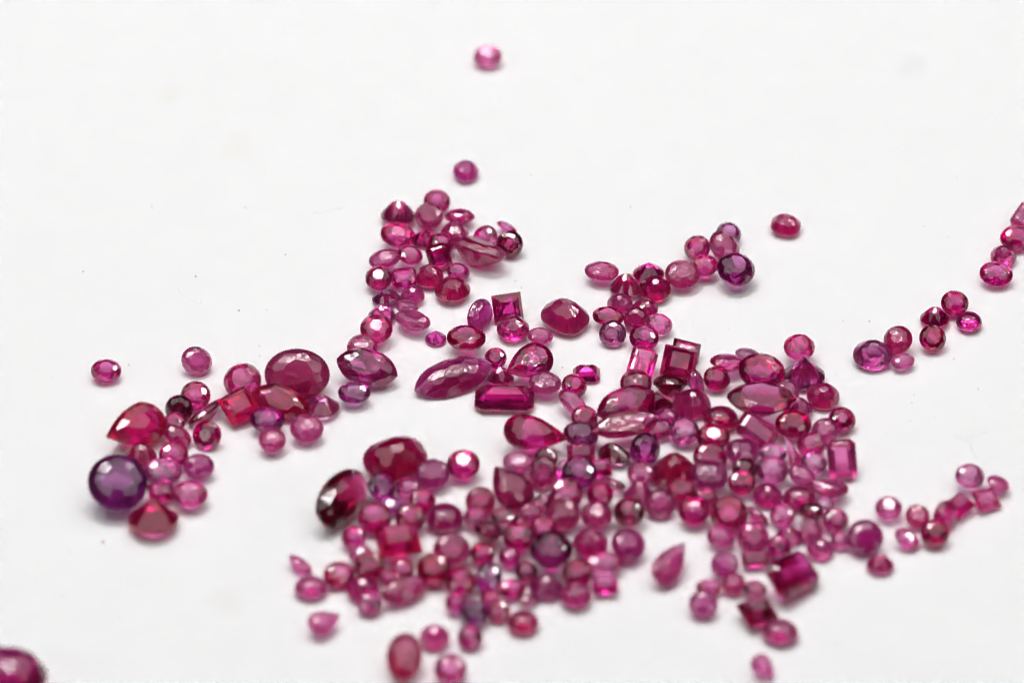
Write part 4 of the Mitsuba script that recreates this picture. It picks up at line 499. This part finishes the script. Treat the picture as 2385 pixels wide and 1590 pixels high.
GROUPS = {'R': 'loose round stones', 'O': 'loose oval stones', 'K': 'loose cushion stones', 'M': 'loose marquise stones', 'P': 'loose pear stones', 'E': 'loose step cut stones',
          'S': 'loose square stones', 'T': 'loose triangular stones', 'C': 'loose smooth domed stones'}
count = {}
for kind, size, ratio, tilt, az, spin, seed, prof, mat, centre, label in GEMS:
    mesh, local, table = build((kind, size, ratio, tilt, az, spin, seed, prof))
    mesh.apply_translation(centre)
    n = count.get(kind, 0)
    count[kind] = n + 1
    key = NAMES[kind] + ('' if n == 0 else f'_{n:03d}')
    labels[key] = {'label': label, 'category': 'gemstone', 'group': GROUPS[kind]}
    skin = 'skin_clear' if mat in CLEAR else 'skin_worn'
    inner = {'type': 'ref', 'id': 'inside_' + mat + ('_deep' if seed % 10 < 4 and 'inside_' + mat + '_deep' in scene else '')}
    if kind == 'C':
        scene[key] = mikit.ply(mesh, skin, smooth=True, interior=inner)
        continue
    side = np.where(local[:, 2] > 0.08, 1, np.where(local[:, 2] < -0.08, -1, 0))
    for part, pick in (('table', table), ('crown', (side == 1) & ~table), ('girdle', side == 0), ('pavilion', side == -1)):
        if pick.any():
            scene[key + '__' + part] = mikit.ply(mesh.submesh([pick], append=True, repair=False), skin, interior=inner)

# ---------------------------------------------------------------- threads and specks on the paper
TINT = {'grey': (0.5, 0.5, 0.5), 'pink': (0.76, 0.55, 0.57), 'yellow': (0.86, 0.84, 0.77)}
for name, rgb in TINT.items():
    scene['fibre_' + name] = {'type': 'diffuse', 'reflectance': {'type': 'rgb', 'value': list(rgb)}}
from scipy.interpolate import make_interp_spline  # noqa: E402

for key, tint, label, pts in THREADS:
    p = np.array(pts)
    p = make_interp_spline(np.arange(len(p)), p, k=3)(np.linspace(0, len(p) - 1, 60))
    tangent = np.gradient(p, axis=0)
    tangent /= np.linalg.norm(tangent, axis=1, keepdims=True)
    side = np.cross(tangent, [0, 0, 1.0])
    ang = np.arange(6) * np.pi / 3
    v = (p[:, None] + 0.00005 * (np.cos(ang)[None, :, None] * side[:, None] + np.sin(ang)[None, :, None] * np.array([0, 0, 1.0]))).reshape(-1, 3)
    i, j = np.meshgrid(np.arange(59), np.arange(6), indexing='ij')
    f = np.stack([i * 6 + j, i * 6 + (j + 1) % 6, (i + 1) * 6 + (j + 1) % 6, (i + 1) * 6 + j], -1).reshape(-1, 4)
    scene[key] = mikit.ply((v, f), 'fibre_' + tint, smooth=True)
    labels[key] = {'label': label, 'category': 'hair' if 'hair' in key else 'thread'}
SPECK = {'g': (0.45, 0.45, 0.45), 'b': (0.38, 0.28, 0.24), 't': (0.62, 0.52, 0.34), 'p': (0.60, 0.30, 0.38)}
rng = np.random.default_rng(3)
grit, tone = [], []
for x, y, r, c in SPECKS:
    m = trimesh.creation.icosphere(subdivisions=1, radius=r)
    m.apply_scale([1 + rng.random() * 0.8, 1 + rng.random() * 0.5, 0.45])
    m.apply_transform(trimesh.transformations.rotation_matrix(rng.random() * 3, [0, 0, 1]))
    m.apply_translation([x, y, 0.0002])
    grit.append(m)
    tone += [SPECK[c]] * len(m.vertices)
scene['speck_colour'] = {'type': 'diffuse', 'reflectance': {'type': 'mesh_attribute', 'name': 'vertex_color'}}
scene['dust_specks'] = mikit.ply(trimesh.util.concatenate(grit), 'speck_colour', smooth=True, color=np.array(tone))
labels['dust_specks'] = {'label': 'tiny grey and brown dust specks strewn over the white paper', 'category': 'dust', 'kind': 'stuff'}
